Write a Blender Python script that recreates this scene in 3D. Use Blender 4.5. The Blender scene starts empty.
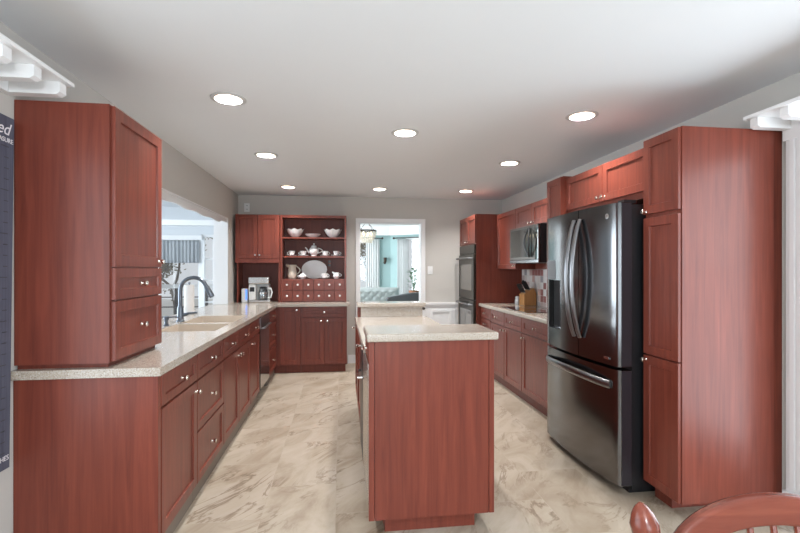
import bpy, bmesh, math, random
from mathutils import Vector, Matrix
PI = math.pi
sc = bpy.context.scene
COL = sc.collection
random.seed(7)

# ------------------------------------------------------------------ camera
F, VX, HY, HC = 448.0, 341.0, 269.6, 1.36
cd = bpy.data.cameras.new('camera')
cd.sensor_width = 36.0
cd.lens = F / 800 * 36
cd.shift_y = (HY - 266.5) / 800
cd.clip_start = 0.05
cam = bpy.data.objects.new('camera', cd)
cam.location = (0, 0, HC)
cam.rotation_euler = (PI / 2, 0, -math.atan((400 - VX) / F))
COL.objects.link(cam)
sc.camera = cam

# ------------------------------------------------------------------ light
sc.view_settings.view_transform = 'Standard'
sc.view_settings.look = 'None'
sc.view_settings.gamma = 1
sc.view_settings.exposure = -0.2
W = bpy.data.worlds.new('sky')
sc.world = W
W.use_nodes = True
W.node_tree.nodes['Background'].inputs[0].default_value = (0.90, 0.95, 1.0, 1)
W.node_tree.nodes['Background'].inputs[1].default_value = 0.85


def area(name, loc, target, sx, sy, energy, color=(1, 1, 1)):
    l = bpy.data.lights.new(name, 'AREA')
    l.shape = 'RECTANGLE'
    l.size, l.size_y = sx, sy
    l.energy = energy
    l.color = color
    o = bpy.data.objects.new(name, l)
    o.location = loc
    d = Vector(target) - Vector(loc)
    o.rotation_euler = d.to_track_quat('-Z', 'Y').to_euler()
    COL.objects.link(o)
    return o


# daylight outside the windows
area('daylight_back', (0.5, -5.35, 1.3), (0.5, 3, 1.9), 3.6, 2.0, 180, (0.80, 0.91, 1))
area('daylight_right', (2.75, 1.15, 1.15), (0, 1.15, 1.15), 1.6, 2.0, 80, (0.80, 0.91, 1))
area('daylight_left', (-1.80, 0.75, 1.25), (2.4, 0.9, 1.2), 1.9, 1.8, 45, (0.80, 0.91, 1))
area('daylight_porch', (-4.95, 5.0, 1.5), (0, 5.0, 1.2), 4.0, 1.8, 300, (0.80, 0.91, 1))
area('daylight_dining', (-0.95, 9.2, 1.5), (2, 9.2, 1.4), 2.4, 1.7, 150, (0.88, 0.95, 1))
LAMP_W = 24.0
LAMP_C = (1.0, 0.985, 0.97)

pl = bpy.data.lights.new('added_fill_light', 'POINT')  # added fill behind the camera, no fixture; brightens upper walls and near panels
pl.energy = 130; pl.shadow_soft_size = 0.18; pl.color = (0.90, 0.96, 1.0)
po_l = bpy.data.objects.new('added_fill_light', pl); po_l.location = (0.3, -1.0, 1.75); COL.objects.link(po_l)

# ------------------------------------------------------------------ materials
def new_mat(name):
    m = bpy.data.materials.new(name)
    m.use_nodes = True
    n = m.node_tree.nodes
    return m, n, m.node_tree.links, n['Principled BSDF']


def setp(b, **k):
    for a, v in k.items():
        b.inputs[a.replace('_', ' ')].default_value = v


def col(c):
    return (c[0], c[1], c[2], 1)


def plain(name, c, rough=0.5, metal=0.0, var=0.04, scale=6.0, **k):
    """paint / plastic / metal with a faint procedural mottling"""
    m, n, L, b = new_mat(name)
    tc = n.new('ShaderNodeTexCoord')
    nz = n.new('ShaderNodeTexNoise')
    nz.inputs['Scale'].default_value = scale
    nz.inputs['Detail'].default_value = 4
    L.new(tc.outputs['Object'], nz.inputs['Vector'])
    mr = n.new('ShaderNodeMapRange')
    mr.inputs['To Min'].default_value = 1 - var
    mr.inputs['To Max'].default_value = 1 + var
    L.new(nz.outputs['Fac'], mr.inputs['Value'])
    mx = n.new('ShaderNodeVectorMath')
    mx.operation = 'SCALE'
    mx.inputs[0].default_value = c
    L.new(mr.outputs['Result'], mx.inputs['Scale'])
    L.new(mx.outputs['Vector'], b.inputs['Base Color'])
    setp(b, Roughness=rough, Metallic=metal, **k)
    return m


def emis(name, c, s):
    m, n, L, b = new_mat(name)
    b.inputs['Base Color'].default_value = col(c)
    b.inputs['Emission Color'].default_value = col(c)
    b.inputs['Emission Strength'].default_value = s
    return m


def wood(name, c1, c2, rough=0.32, coat=0.25, axis='z', bump=0.05):
    m, n, L, b = new_mat(name)
    tc = n.new('ShaderNodeTexCoord')
    oi = n.new('ShaderNodeObjectInfo')
    add = n.new('ShaderNodeVectorMath')
    add.operation = 'ADD'
    sc_ = n.new('ShaderNodeVectorMath')
    sc_.operation = 'SCALE'
    sc_.inputs[0].default_value = (13.1, 7.7, 5.3)
    L.new(oi.outputs['Random'], sc_.inputs['Scale'])
    L.new(tc.outputs['Object'], add.inputs[0])
    L.new(sc_.outputs['Vector'], add.inputs[1])
    mp = n.new('ShaderNodeMapping')
    s = {'z': (34, 34, 1.5), 'y': (34, 1.5, 34), 'x': (1.5, 34, 34)}[axis]
    mp.inputs['Scale'].default_value = s
    L.new(add.outputs['Vector'], mp.inputs['Vector'])
    nz = n.new('ShaderNodeTexNoise')
    nz.inputs['Scale'].default_value = 1.0
    nz.inputs['Detail'].default_value = 7
    nz.inputs['Roughness'].default_value = 0.62
    nz.inputs['Distortion'].default_value = 0.7
    L.new(mp.outputs['Vector'], nz.inputs['Vector'])
    n2 = n.new('ShaderNodeTexNoise')
    n2.inputs['Scale'].default_value = 1.6
    n2.inputs['Detail'].default_value = 2
    L.new(add.outputs['Vector'], n2.inputs['Vector'])
    cr = n.new('ShaderNodeValToRGB')
    cr.color_ramp.elements[0].position = 0.28
    cr.color_ramp.elements[0].color = col(c1)
    cr.color_ramp.elements[1].position = 0.72
    cr.color_ramp.elements[1].color = col(c2)
    L.new(nz.outputs['Fac'], cr.inputs['Fac'])
    mr = n.new('ShaderNodeMapRange')
    mr.inputs['To Min'].default_value = 0.82
    mr.inputs['To Max'].default_value = 1.18
    L.new(n2.outputs['Fac'], mr.inputs['Value'])
    v = n.new('ShaderNodeVectorMath')
    v.operation = 'SCALE'
    L.new(cr.outputs['Color'], v.inputs[0])
    L.new(mr.outputs['Result'], v.inputs['Scale'])
    L.new(v.outputs['Vector'], b.inputs['Base Color'])
    bp = n.new('ShaderNodeBump')
    bp.inputs['Strength'].default_value = bump
    bp.inputs['Distance'].default_value = 0.004
    L.new(nz.outputs['Fac'], bp.inputs['Height'])
    L.new(bp.outputs['Normal'], b.inputs['Normal'])
    setp(b, Roughness=rough)
    b.inputs['Specular IOR Level'].default_value = 0.3
    b.inputs['Coat Weight'].default_value = coat
    b.inputs['Coat Roughness'].default_value = 0.2
    return m


def stone(name):
    """speckled solid-surface worktop"""
    m, n, L, b = new_mat(name)
    tc = n.new('ShaderNodeTexCoord')
    nz = n.new('ShaderNodeTexNoise')
    nz.inputs['Scale'].default_value = 170
    nz.inputs['Detail'].default_value = 3
    L.new(tc.outputs['Object'], nz.inputs['Vector'])
    cr = n.new('ShaderNodeValToRGB')
    e = cr.color_ramp.elements
    e[0].position = 0.30; e[0].color = (0.24, 0.20, 0.17, 1)
    e[1].position = 0.72; e[1].color = (0.57, 0.535, 0.49, 1)
    x = e.new(0.46); x.color = (0.44, 0.37, 0.30, 1)
    x = e.new(0.58); x.color = (0.455, 0.40, 0.34, 1)
    L.new(nz.outputs['Fac'], cr.inputs['Fac'])
    L.new(cr.outputs['Color'], b.inputs['Base Color'])
    setp(b, Roughness=0.2)
    b.inputs['Coat Weight'].default_value = 0.25
    b.inputs['Coat Roughness'].default_value = 0.1
    return m


def marble_floor():
    m, n, L, b = new_mat('marble_look_floor_tile')
    tc = n.new('ShaderNodeTexCoord')
    # tile grid: long side along Y
    mp = n.new('ShaderNodeMapping')
    mp.inputs['Rotation'].default_value = (0, 0, PI / 2)
    mp.inputs['Location'].default_value = (0.0, 0.03, 0)
    L.new(tc.outputs['Object'], mp.inputs['Vector'])
    br = n.new('ShaderNodeTexBrick')
    br.inputs['Scale'].default_value = 1.0
    br.inputs['Brick Width'].default_value = 0.72
    br.inputs['Row Height'].default_value = 0.405
    br.inputs['Mortar Size'].default_value = 0.0022
    br.inputs['Color1'].default_value = (0.0, 0, 0, 1)
    br.inputs['Color2'].default_value = (1, 1, 1, 1)
    br.inputs['Mortar'].default_value = (0.5, 0.5, 0.5, 1)
    L.new(mp.outputs['Vector'], br.inputs['Vector'])
    # every tile shifts the vein pattern
    sh = n.new('ShaderNodeVectorMath'); sh.operation = 'SCALE'
    sh.inputs['Scale'].default_value = 3.7
    L.new(br.outputs['Color'], sh.inputs[0])
    ad = n.new('ShaderNodeVectorMath'); ad.operation = 'ADD'
    L.new(tc.outputs['Object'], ad.inputs[0]); L.new(sh.outputs['Vector'], ad.inputs[1])
    rot = n.new('ShaderNodeMapping')
    rot.vector_type = 'TEXTURE'
    rot.inputs['Rotation'].default_value = (0, 0, 0.95)
    rot.inputs['Scale'].default_value = (1.0, 0.42, 1)
    L.new(ad.outputs['Vector'], rot.inputs['Vector'])
    n1 = n.new('ShaderNodeTexNoise')
    n1.inputs['Scale'].default_value = 1.5; n1.inputs['Detail'].default_value = 8
    n1.inputs['Roughness'].default_value = 0.6; n1.inputs['Distortion'].default_value = 1.2
    L.new(rot.outputs['Vector'], n1.inputs['Vector'])
    cr = n.new('ShaderNodeValToRGB')
    e = cr.color_ramp.elements
    e[0].position = 0.30; e[0].color = (0.30, 0.235, 0.17, 1)
    e[1].position = 0.75; e[1].color = (0.49, 0.425, 0.355, 1)
    x = e.new(0.50); x.color = (0.41, 0.345, 0.27, 1)
    L.new(n1.outputs['Fac'], cr.inputs['Fac'])
    # thin dark veins: |noise-0.5|
    n2 = n.new('ShaderNodeTexNoise')
    n2.inputs['Scale'].default_value = 1.25; n2.inputs['Detail'].default_value = 9
    n2.inputs['Roughness'].default_value = 0.62; n2.inputs['Distortion'].default_value = 1.6
    L.new(rot.outputs['Vector'], n2.inputs['Vector'])
    s1 = n.new('ShaderNodeMath'); s1.operation = 'SUBTRACT'; s1.inputs[1].default_value = 0.5
    L.new(n2.outputs['Fac'], s1.inputs[0])
    s2 = n.new('ShaderNodeMath'); s2.operation = 'ABSOLUTE'
    L.new(s1.outputs[0], s2.inputs[0])
    vr = n.new('ShaderNodeMapRange')
    vr.inputs['From Min'].default_value = 0.0; vr.inputs['From Max'].default_value = 0.03
    vr.inputs['To Min'].default_value = 0.85; vr.inputs['To Max'].default_value = 0.0
    L.new(s2.outputs[0], vr.inputs['Value'])
    n3 = n.new('ShaderNodeTexNoise')
    n3.inputs['Scale'].default_value = 2.2; n3.inputs['Detail'].default_value = 3
    L.new(ad.outputs['Vector'], n3.inputs['Vector'])
    m3 = n.new('ShaderNodeMapRange')
    m3.inputs['From Min'].default_value = 0.42; m3.inputs['From Max'].default_value = 0.62
    L.new(n3.outputs['Fac'], m3.inputs['Value'])
    mu = n.new('ShaderNodeMath'); mu.operation = 'MULTIPLY'
    L.new(vr.outputs['Result'], mu.inputs[0]); L.new(m3.outputs['Result'], mu.inputs[1])
    mx = n.new('ShaderNodeMix'); mx.data_type = 'RGBA'
    L.new(mu.outputs[0], mx.inputs['Factor'])
    L.new(cr.outputs['Color'], mx.inputs['A'])
    mx.inputs['B'].default_value = (0.165, 0.11, 0.065, 1)
    gm = n.new('ShaderNodeMix'); gm.data_type = 'RGBA'
    gf = n.new('ShaderNodeMath'); gf.operation = 'MULTIPLY'; gf.inputs[1].default_value = 0.55
    L.new(br.outputs['Fac'], gf.inputs[0])
    L.new(gf.outputs[0], gm.inputs['Factor'])
    L.new(mx.outputs['Result'], gm.inputs['A'])
    gm.inputs['B'].default_value = (0.40, 0.34, 0.27, 1)
    L.new(gm.outputs['Result'], b.inputs['Base Color'])
    setp(b, Roughness=0.38)
    return m


def backsplash_mat():
    m, n, L, b = new_mat('tumbled_mosaic_tile')
    tc = n.new('ShaderNodeTexCoord')
    mp = n.new('ShaderNodeMapping')
    mp.inputs['Scale'].default_value = (1 / 0.08,) * 3
    L.new(tc.outputs['Object'], mp.inputs['Vector'])
    fl = n.new('ShaderNodeVectorMath'); fl.operation = 'FLOOR'
    L.new(mp.outputs['Vector'], fl.inputs[0])
    wn = n.new('ShaderNodeTexWhiteNoise'); wn.noise_dimensions = '3D'
    L.new(fl.outputs['Vector'], wn.inputs['Vector'])
    cr = n.new('ShaderNodeValToRGB'); cr.color_ramp.interpolation = 'CONSTANT'
    e = cr.color_ramp.elements
    e[0].position = 0; e[0].color = (0.72, 0.70, 0.68, 1)
    e[1].position = 0.35; e[1].color = (0.50, 0.40, 0.38, 1)
    for p, c in ((0.5, (0.30, 0.12, 0.11)), (0.64, (0.62, 0.58, 0.55)), (0.8, (0.36, 0.34, 0.36)), (0.9, (0.55, 0.38, 0.34))):
        x = e.new(p); x.color = col(c)
    L.new(wn.outputs['Value'], cr.inputs['Fac'])
    fr = n.new('ShaderNodeVectorMath'); fr.operation = 'FRACTION'
    L.new(mp.outputs['Vector'], fr.inputs[0])
    sp = n.new('ShaderNodeSeparateXYZ'); L.new(fr.outputs['Vector'], sp.inputs[0])
    a = n.new('ShaderNodeMath'); a.operation = 'LESS_THAN'; a.inputs[1].default_value = 0.06
    c2 = n.new('ShaderNodeMath'); c2.operation = 'LESS_THAN'; c2.inputs[1].default_value = 0.06
    L.new(sp.outputs['Y'], a.inputs[0]); L.new(sp.outputs['Z'], c2.inputs[0])
    mxm = n.new('ShaderNodeMath'); mxm.operation = 'MAXIMUM'
    L.new(a.outputs[0], mxm.inputs[0]); L.new(c2.outputs[0], mxm.inputs[1])
    mx = n.new('ShaderNodeMix'); mx.data_type = 'RGBA'
    L.new(mxm.outputs[0], mx.inputs['Factor']); L.new(cr.outputs['Color'], mx.inputs['A'])
    mx.inputs['B'].default_value = (0.66, 0.63, 0.60, 1)
    L.new(mx.outputs['Result'], b.inputs['Base Color'])
    setp(b, Roughness=0.35)
    return m


def glass_mat(name, tint=(1, 1, 1), gloss=0.08):
    m, n, L, b = new_mat(name)
    n.remove(b)
    out = n['Material Output']
    t = n.new('ShaderNodeBsdfTransparent'); t.inputs[0].default_value = col(tint)
    g = n.new('ShaderNodeBsdfGlossy'); g.inputs['Roughness'].default_value = 0.03
    x = n.new('ShaderNodeMixShader'); x.inputs[0].default_value = gloss
    L.new(t.outputs[0], x.inputs[1]); L.new(g.outputs[0], x.inputs[2]); L.new(x.outputs[0], out.inputs[0])
    return m


def sheer_mat(name, c):
    m, n, L, b = new_mat(name)
    b.inputs['Base Color'].default_value = col(c)
    setp(b, Roughness=0.9)
    out = n['Material Output']
    t = n.new('ShaderNodeBsdfTranslucent'); t.inputs[0].default_value = col(c)
    x = n.new('ShaderNodeMixShader'); x.inputs[0].default_value = 0.5
    wv = n.new('ShaderNodeTexNoise'); wv.inputs['Scale'].default_value = 40
    L.new(b.outputs[0], x.inputs[1]); L.new(t.outputs[0], x.inputs[2]); L.new(x.outputs[0], out.inputs[0])
    return m


M = {}
M['cherry'] = wood('cherry_wood', (0.128, 0.029, 0.019), (0.222, 0.052, 0.032), coat=0.08)
M['cherry_h'] = wood('cherry_wood_crosswise', (0.128, 0.029, 0.019), (0.222, 0.052, 0.032), coat=0.08, axis='y')
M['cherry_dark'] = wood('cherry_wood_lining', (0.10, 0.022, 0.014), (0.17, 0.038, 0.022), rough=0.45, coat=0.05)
M['chairwood'] = wood('polished_cherry_chair_wood', (0.15, 0.032, 0.020), (0.25, 0.065, 0.038), rough=0.25, coat=0.5, axis='x')
M['toe'] = plain('taupe_vinyl_toe_kick', (0.17, 0.14, 0.115), 0.5)
M['stone'] = stone('speckled_beige_solid_surface')
M['sinkstone'] = plain('tan_solid_surface_sink', (0.50, 0.42, 0.34), 0.3)
M['floor'] = marble_floor()
M['wall'] = plain('greige_wall_paint', (0.53, 0.505, 0.47), 0.75, var=0.015)
M['ceil'] = plain('matte_white_ceiling_paint', (0.75, 0.76, 0.77), 0.9, var=0.01)
M['white'] = plain('white_semi_gloss_trim_paint', (0.80, 0.80, 0.80), 0.4, var=0.01)
M['porch'] = plain('pale_grey_porch_paint', (0.66, 0.68, 0.70), 0.6, var=0.02)
M['nickel'] = plain('polished_nickel', (0.78, 0.72, 0.66), 0.16, 1.0, var=0.02)
M['chrome'] = plain('chrome', (0.85, 0.85, 0.86), 0.1, 1.0, var=0.01)
M['gun'] = plain('gunmetal_faucet_finish', (0.16, 0.18, 0.21), 0.28, 0.85)
M['bsteel'] = plain('black_stainless_steel', (0.185, 0.185, 0.19), 0.17, 1.0, var=0.03, scale=2.0)
M['handle'] = plain('brushed_grey_steel', (0.24, 0.24, 0.25), 0.3, 1.0, var=0.04)
M['ovenfront'] = plain('dark_bronze_stainless', (0.05, 0.043, 0.035), 0.3, 0.8)
M['steel'] = plain('brushed_stainless_steel', (0.62, 0.60, 0.57), 0.26, 1.0, var=0.05)
M['black'] = plain('black_plastic', (0.012, 0.012, 0.014), 0.35)
M['bside'] = plain('dark_plum_grey_plastic', (0.022, 0.017, 0.023), 0.4)
M['bglass'] = plain('black_oven_glass', (0.016, 0.015, 0.014), 0.06, Coat_Weight=1.0)
M['ovenglass'] = plain('smoked_oven_window', (0.07, 0.06, 0.05), 0.05, Coat_Weight=1.0)
M['china'] = plain('glazed_white_china', (0.88, 0.87, 0.86), 0.18, var=0.015)
M['cream'] = plain('glazed_cream_stoneware', (0.70, 0.62, 0.52), 0.25, var=0.03)
M['plastic'] = plain('white_plastic', (0.78, 0.78, 0.77), 0.35, var=0.01)
M['paper'] = plain('paper_towel', (0.80, 0.78, 0.76), 0.9, var=0.02, scale=40)
M['block'] = wood('light_beech_block', (0.46, 0.22, 0.075), (0.62, 0.33, 0.13), rough=0.45, coat=0.0)
M['mwglass'] = plain('smoky_microwave_glass', (0.10, 0.10, 0.095), 0.07, 0.6)
M['ring'] = plain('satin_lamp_trim', (0.55, 0.55, 0.54), 0.5)
M['tile'] = backsplash_mat()
M['glass'] = glass_mat('window_glass')
M['jug'] = glass_mat('carafe_glass', (0.75, 0.78, 0.80), 0.2)
M['lamp'] = emis('recessed_lamp_glow', (1.0, 0.90, 0.74), 9.0)
M['candle'] = emis('chandelier_bulb_glow', (1.0, 0.82, 0.55), 7.0)
M['blueled'] = emis('blue_display_light', (0.10, 0.28, 1.0), 1.3)
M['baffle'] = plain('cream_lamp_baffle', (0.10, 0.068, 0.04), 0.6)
M['teal'] = plain('teal_wall_paint', (0.34, 0.48, 0.48), 0.75, var=0.02)
M['sheer'] = sheer_mat('sheer_white_curtain', (0.86, 0.86, 0.86))
M['lace'] = sheer_mat('grey_white_gathered_valance', (0.62, 0.64, 0.66))
M['sofa'] = plain('pale_grey_green_velvet', (0.58, 0.62, 0.61), 0.85, var=0.04)
M['greyfab'] = plain('slate_grey_fabric', (0.17, 0.185, 0.20), 0.9, var=0.08)
M['iron'] = plain('dark_bronze_iron', (0.06, 0.045, 0.035), 0.45, 0.6)
M['crystal'] = plain('glass_crystal_drops', (0.86, 0.80, 0.70), 0.08, Specular_IOR_Level=1.0)
M['signwood'] = wood('slate_stained_board', (0.060, 0.062, 0.088), (0.125, 0.125, 0.165), rough=0.7, coat=0.0)
M['signtext'] = plain('white_sign_lettering', (0.78, 0.74, 0.76), 0.6)
M['bark'] = plain('tree_bark', (0.13, 0.10, 0.075), 0.9, var=0.25, scale=20)
M['leaf'] = plain('olive_leaf', (0.20, 0.17, 0.10), 0.7, var=0.3, scale=3)
M['plant'] = plain('houseplant_leaf', (0.05, 0.17, 0.06), 0.5, var=0.3, scale=4)
M['snow'] = plain('pale_winter_ground', (0.62, 0.60, 0.56), 0.9, var=0.1, scale=2)
M['deck'] = plain('grey_deck_paint', (0.42, 0.43, 0.44), 0.7, var=0.06)
M['carpet'] = plain('beige_carpet', (0.45, 0.41, 0.36), 0.95, var=0.05)
M['terracotta'] = plain('terracotta_pot', (0.35, 0.16, 0.09), 0.8)

# ------------------------------------------------------------------ mesh helpers
class MB:
    def __init__(s):
        s.v, s.f, s.sm = [], [], []

    def add(s, vs, fs, smooth=False):
        b = len(s.v)
        s.v += [tuple(v) for v in vs]
        for f in fs:
            s.f.append([b + i for i in f]); s.sm.append(smooth)
        return s

    def box(s, x0, x1, y0, y1, z0, z1):
        x0, x1 = min(x0, x1), max(x0, x1); y0, y1 = min(y0, y1), max(y0, y1); z0, z1 = min(z0, z1), max(z0, z1)
        return s.add([(x0, y0, z0), (x1, y0, z0), (x1, y1, z0), (x0, y1, z0), (x0, y0, z1), (x1, y0, z1), (x1, y1, z1), (x0, y1, z1)],
                     [(0, 3, 2, 1), (4, 5, 6, 7), (0, 1, 5, 4), (1, 2, 6, 5), (2, 3, 7, 6), (3, 0, 4, 7)])

    def prism(s, poly, fn, a0, a1):
        """poly of 2D points pushed from a0 to a1; fn(p, q, a) -> xyz"""
        n = len(poly)
        vs = [fn(p, q, a0) for p, q in poly] + [fn(p, q, a1) for p, q in poly]
        fs = [tuple(range(n))[::-1], tuple(range(n, 2 * n))] + [(i, (i + 1) % n, n + (i + 1) % n, n + i) for i in range(n)]
        return s.add(vs, fs)

    def lathe(s, prof, c=(0, 0, 0), axis=(0, 0, 1), seg=20, smooth=True):
        """prof: list of (radius, height); radius 0 closes an end"""
        ax = Vector(axis).normalized()
        u = ax.orthogonal().normalized(); w = ax.cross(u)
        c = Vector(c); vs = []; rings = []
        for r, h in prof:
            if r < 1e-6:
                rings.append([len(vs)]); vs.append(c + ax * h)
            else:
                rings.append(list(range(len(vs), len(vs) + seg)))
                vs += [c + ax * h + (u * math.cos(2 * PI * i / seg) + w * math.sin(2 * PI * i / seg)) * r for i in range(seg)]
        fs = []
        for a, b in zip(rings, rings[1:]):
            for i in range(seg):
                j = (i + 1) % seg
                if len(a) == 1 and len(b) == 1: continue
                if len(a) == 1: fs.append((a[0], b[i], b[j]))
                elif len(b) == 1: fs.append((a[i], a[j], b[0]))
                else: fs.append((a[i], a[j], b[j], b[i]))
        return s.add(vs, fs, smooth)

    def tube(s, pts, r, seg=8, flat=None):
        """swept tube; r number or list; flat=(a,b) scales the section"""
        P = [Vector(p) for p in pts]; n = len(P)
        R = r if isinstance(r, (list, tuple)) else [r] * n
        vs, fs = [], []
        up = None
        for i in range(n):
            t = (P[min(i + 1, n - 1)] - P[max(i - 1, 0)]).normalized()
            if up is None:
                up = t.orthogonal().normalized() if flat is None else (Vector(flat[2]) - t * t.dot(Vector(flat[2]))).normalized()
            else:
                up = (up - t * up.dot(t)).normalized()
            w = t.cross(up)
            fa, fb = (1, 1) if flat is None else flat[:2]
            for k in range(seg):
                a = 2 * PI * k / seg
                vs.append(P[i] + up * math.cos(a) * R[i] * fa + w * math.sin(a) * R[i] * fb)
        for i in range(n - 1):
            for k in range(seg):
                j = (k + 1) % seg
                fs.append((i * seg + k, i * seg + j, (i + 1) * seg + j, (i + 1) * seg + k))
        fs.append(tuple(range(seg))[::-1]); fs.append(tuple(range((n - 1) * seg, n * seg)))
        return s.add(vs, fs, True)

    def grid(s, fn, nu, nv, smooth=True):
        vs = [fn(i / nu, j / nv) for j in range(nv + 1) for i in range(nu + 1)]
        fs = [(j * (nu + 1) + i, j * (nu + 1) + i + 1, (j + 1) * (nu + 1) + i + 1, (j + 1) * (nu + 1) + i) for j in range(nv) for i in range(nu)]
        return s.add(vs, fs, smooth)

    def build(s, name, mat, parent=None, bevel=0, seg=2, local=False, solid=0, sub=0, weld=False):
        me = bpy.data.meshes.new(name)
        off = Vector((0, 0, 0))
        if parent is not None and not local:
            off = Vector(parent.location)
            if parent.parent is not None: off += Vector(parent.parent.location)
        me.from_pydata([Vector(v) - off for v in s.v], [], s.f)
        me.polygons.foreach_set('use_smooth', s.sm)
        bm = bmesh.new(); bm.from_mesh(me)
        if weld: bmesh.ops.remove_doubles(bm, verts=bm.verts, dist=0.0004)
        bmesh.ops.recalc_face_normals(bm, faces=bm.faces)
        bm.to_mesh(me); bm.free()
        if any(s.sm): me.set_sharp_from_angle(angle=math.radians(38))
        me.materials.append(mat)
        o = bpy.data.objects.new(name, me)
        COL.objects.link(o)
        if parent is not None: o.parent = parent
        if solid:
            md = o.modifiers.new('solid', 'SOLIDIFY'); md.thickness = solid; md.offset = 0
        if bevel:
            md = o.modifiers.new('bevel', 'BEVEL'); md.width = bevel; md.segments = seg
            md.limit_method = 'ANGLE'; md.angle_limit = math.radians(40)
            me.polygons.foreach_set('use_smooth', [True] * len(me.polygons))
            for e in me.edges: pass
            wn = o.modifiers.new('wn', 'WEIGHTED_NORMAL'); wn.keep_sharp = True
        if sub:
            md = o.modifiers.new('sub', 'SUBSURF'); md.levels = sub; md.render_levels = sub
        return o


def tag(o, label, cat, group=None):
    o['label'] = label; o['category'] = cat
    if group: o['group'] = group
    return o


def thing(name, label, cat, loc=(0, 0, 0), group=None, rz=0):
    o = bpy.data.objects.new(name, None)
    o.empty_display_size = 0.1
    o.location = loc; o.rotation_euler = (0, 0, rz)
    COL.objects.link(o)
    return tag(o, label, cat, group)


def struct(name, mb, mat, bevel=0):
    o = mb.build(name, mat, None, bevel)
    o['kind'] = 'structure'
    return o


def box(*a): return MB().box(*a)


def copy_tree(o, parent=None):
    c = o.copy(); COL.objects.link(c)
    if parent is not None: c.parent = parent
    for ch in [x for x in COL.objects if x.parent == o]:
        copy_tree(ch, c)
    return c


MAPS = {'px': lambda fr: (lambda u, w, z: (fr + w, u, z)),
        'mx': lambda fr: (lambda u, w, z: (fr - w, u, z)),
        'my': lambda fr: (lambda u, w, z: (u, fr - w, z))}
AXES = {'px': (1, 0, 0), 'mx': (-1, 0, 0), 'my': (0, -1, 0)}


def panel_mb(ori, fr, u0, u1, z0, z1, t=0.02, st=0.055, rec=0.009):
    """shaker front: frame with a recessed flat panel, one closed mesh"""
    f = MAPS[ori](fr); g = 0.0015
    u0 += g; u1 -= g; z0 += g; z1 -= g
    i = lambda a: [(u0 + a, z0 + a), (u1 - a, z0 + a), (u1 - a, z1 - a), (u0 + a, z1 - a)]
    vs = [f(u, 0.0005, z) for u, z in i(0)] + [f(u, t - 0.002, z) for u, z in i(0)] + [f(u, t, z) for u, z in i(0.002)] + \
         [f(u, t, z) for u, z in i(st)] + [f(u, t - rec, z) for u, z in i(st + 0.003)]
    fs = [(0, 1, 2, 3)]
    for k in range(4):
        for j in range(4):
            a, b = k * 4 + j, k * 4 + (j + 1) % 4
            fs.append((a, b, b + 4, a + 4))
    fs.append((16, 17, 18, 19))
    return MB().add(vs, fs)


def knob(parent, ori, fr, u, z, t=0.02, mat='nickel', r=0.0135):
    f = MAPS[ori](fr)
    mb = MB().lathe([(0, 0), (0.009, 0), (0.006, 0.004), (0.0055, 0.013), (r * 0.85, 0.016), (r, 0.021), (r, 0.027), (r * 0.75, 0.031), (0, 0.032)],
                    f(u, t, z), AXES[ori], 12)
    return mb.build('knob', M[mat], parent)


def front(kind, root, ori, fr, u0, u1, z0, z1, kn=(), st=0.055, mat='cherry', kmat='nickel', r=0.0135):
    d = panel_mb(ori, fr, u0, u1, z0, z1, st=st).build(kind, M[mat], root)
    for (u, z) in kn:
        knob(d, ori, fr, u, z, mat=kmat, r=r)
    return d


# ------------------------------------------------------------------ dimensions
XL, XR, YF, ZC, YB = -1.435, 2.425, 6.55, 2.414, -5.0
CT, CB = 0.915, 0.875            # worktop top / underside

# ------------------------------------------------------------------ the setting
struct('floor', box(-1.62, 2.6, YB - 0.15, 6.70, -0.08, 0), M['floor'])
LIGHTS = [(-0.688, 2.866), (-0.681, 4.228), (-0.665, 5.83), (0.50, 5.83), (0.488, 3.41), (1.633, 2.886), (1.647, 4.251), (1.655, 5.83)]


def ceiling_mesh():
    mb = MB(); h = 0.16; rr = 0.088; n = 24
    ys = sorted({YB - 0.15, 6.70} | {y - h for _, y in LIGHTS} | {y + h for _, y in LIGHTS})
    x0, x1 = -1.62, 2.6
    for a, b in zip(ys, ys[1:]):
        ms = [(lx - h, lx + h) for lx, ly in LIGHTS if ly - h <= a + 1e-6 and ly + h >= b - 1e-6]
        ms.sort(); x = x0
        for p, q in ms + [(x1, x1)]:
            if p > x: mb.add([(x, a, ZC), (p, a, ZC), (p, b, ZC), (x, b, ZC)], [(0, 1, 2, 3)])
            x = q
    for lx, ly in LIGHTS:
        cells = sorted([y for y in ys if ly - h - 1e-6 <= y <= ly + h + 1e-6])
        # square edge samples match the strip edges
        sq = []
        for k in range(n):
            a = 2 * PI * k / n; c, s_ = math.cos(a), math.sin(a); m = max(abs(c), abs(s_))
            sq.append((lx + c / m * h, ly + s_ / m * h, ZC))
        ci = [(lx + math.cos(2 * PI * k / n) * rr, ly + math.sin(2 * PI * k / n) * rr, ZC) for k in range(n)]
        mb.add(sq + ci, [(k, (k + 1) % n, n + (k + 1) % n, n + k) for k in range(n)])
    mb.box(x0, x1, YB - 0.15, 6.70, ZC + 0.16, ZC + 0.2)
    return mb


# lights that share rows need rows that do not clash: nudge to common Y
LIGHTS = [(-0.688, 2.876), (-0.681, 4.24), (-0.665, 5.83), (0.50, 5.83), (0.488, 3.41), (1.633, 2.876), (1.647, 4.24), (1.655, 5.83)]
struct('ceiling', ceiling_mesh(), M['ceil'])

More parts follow.
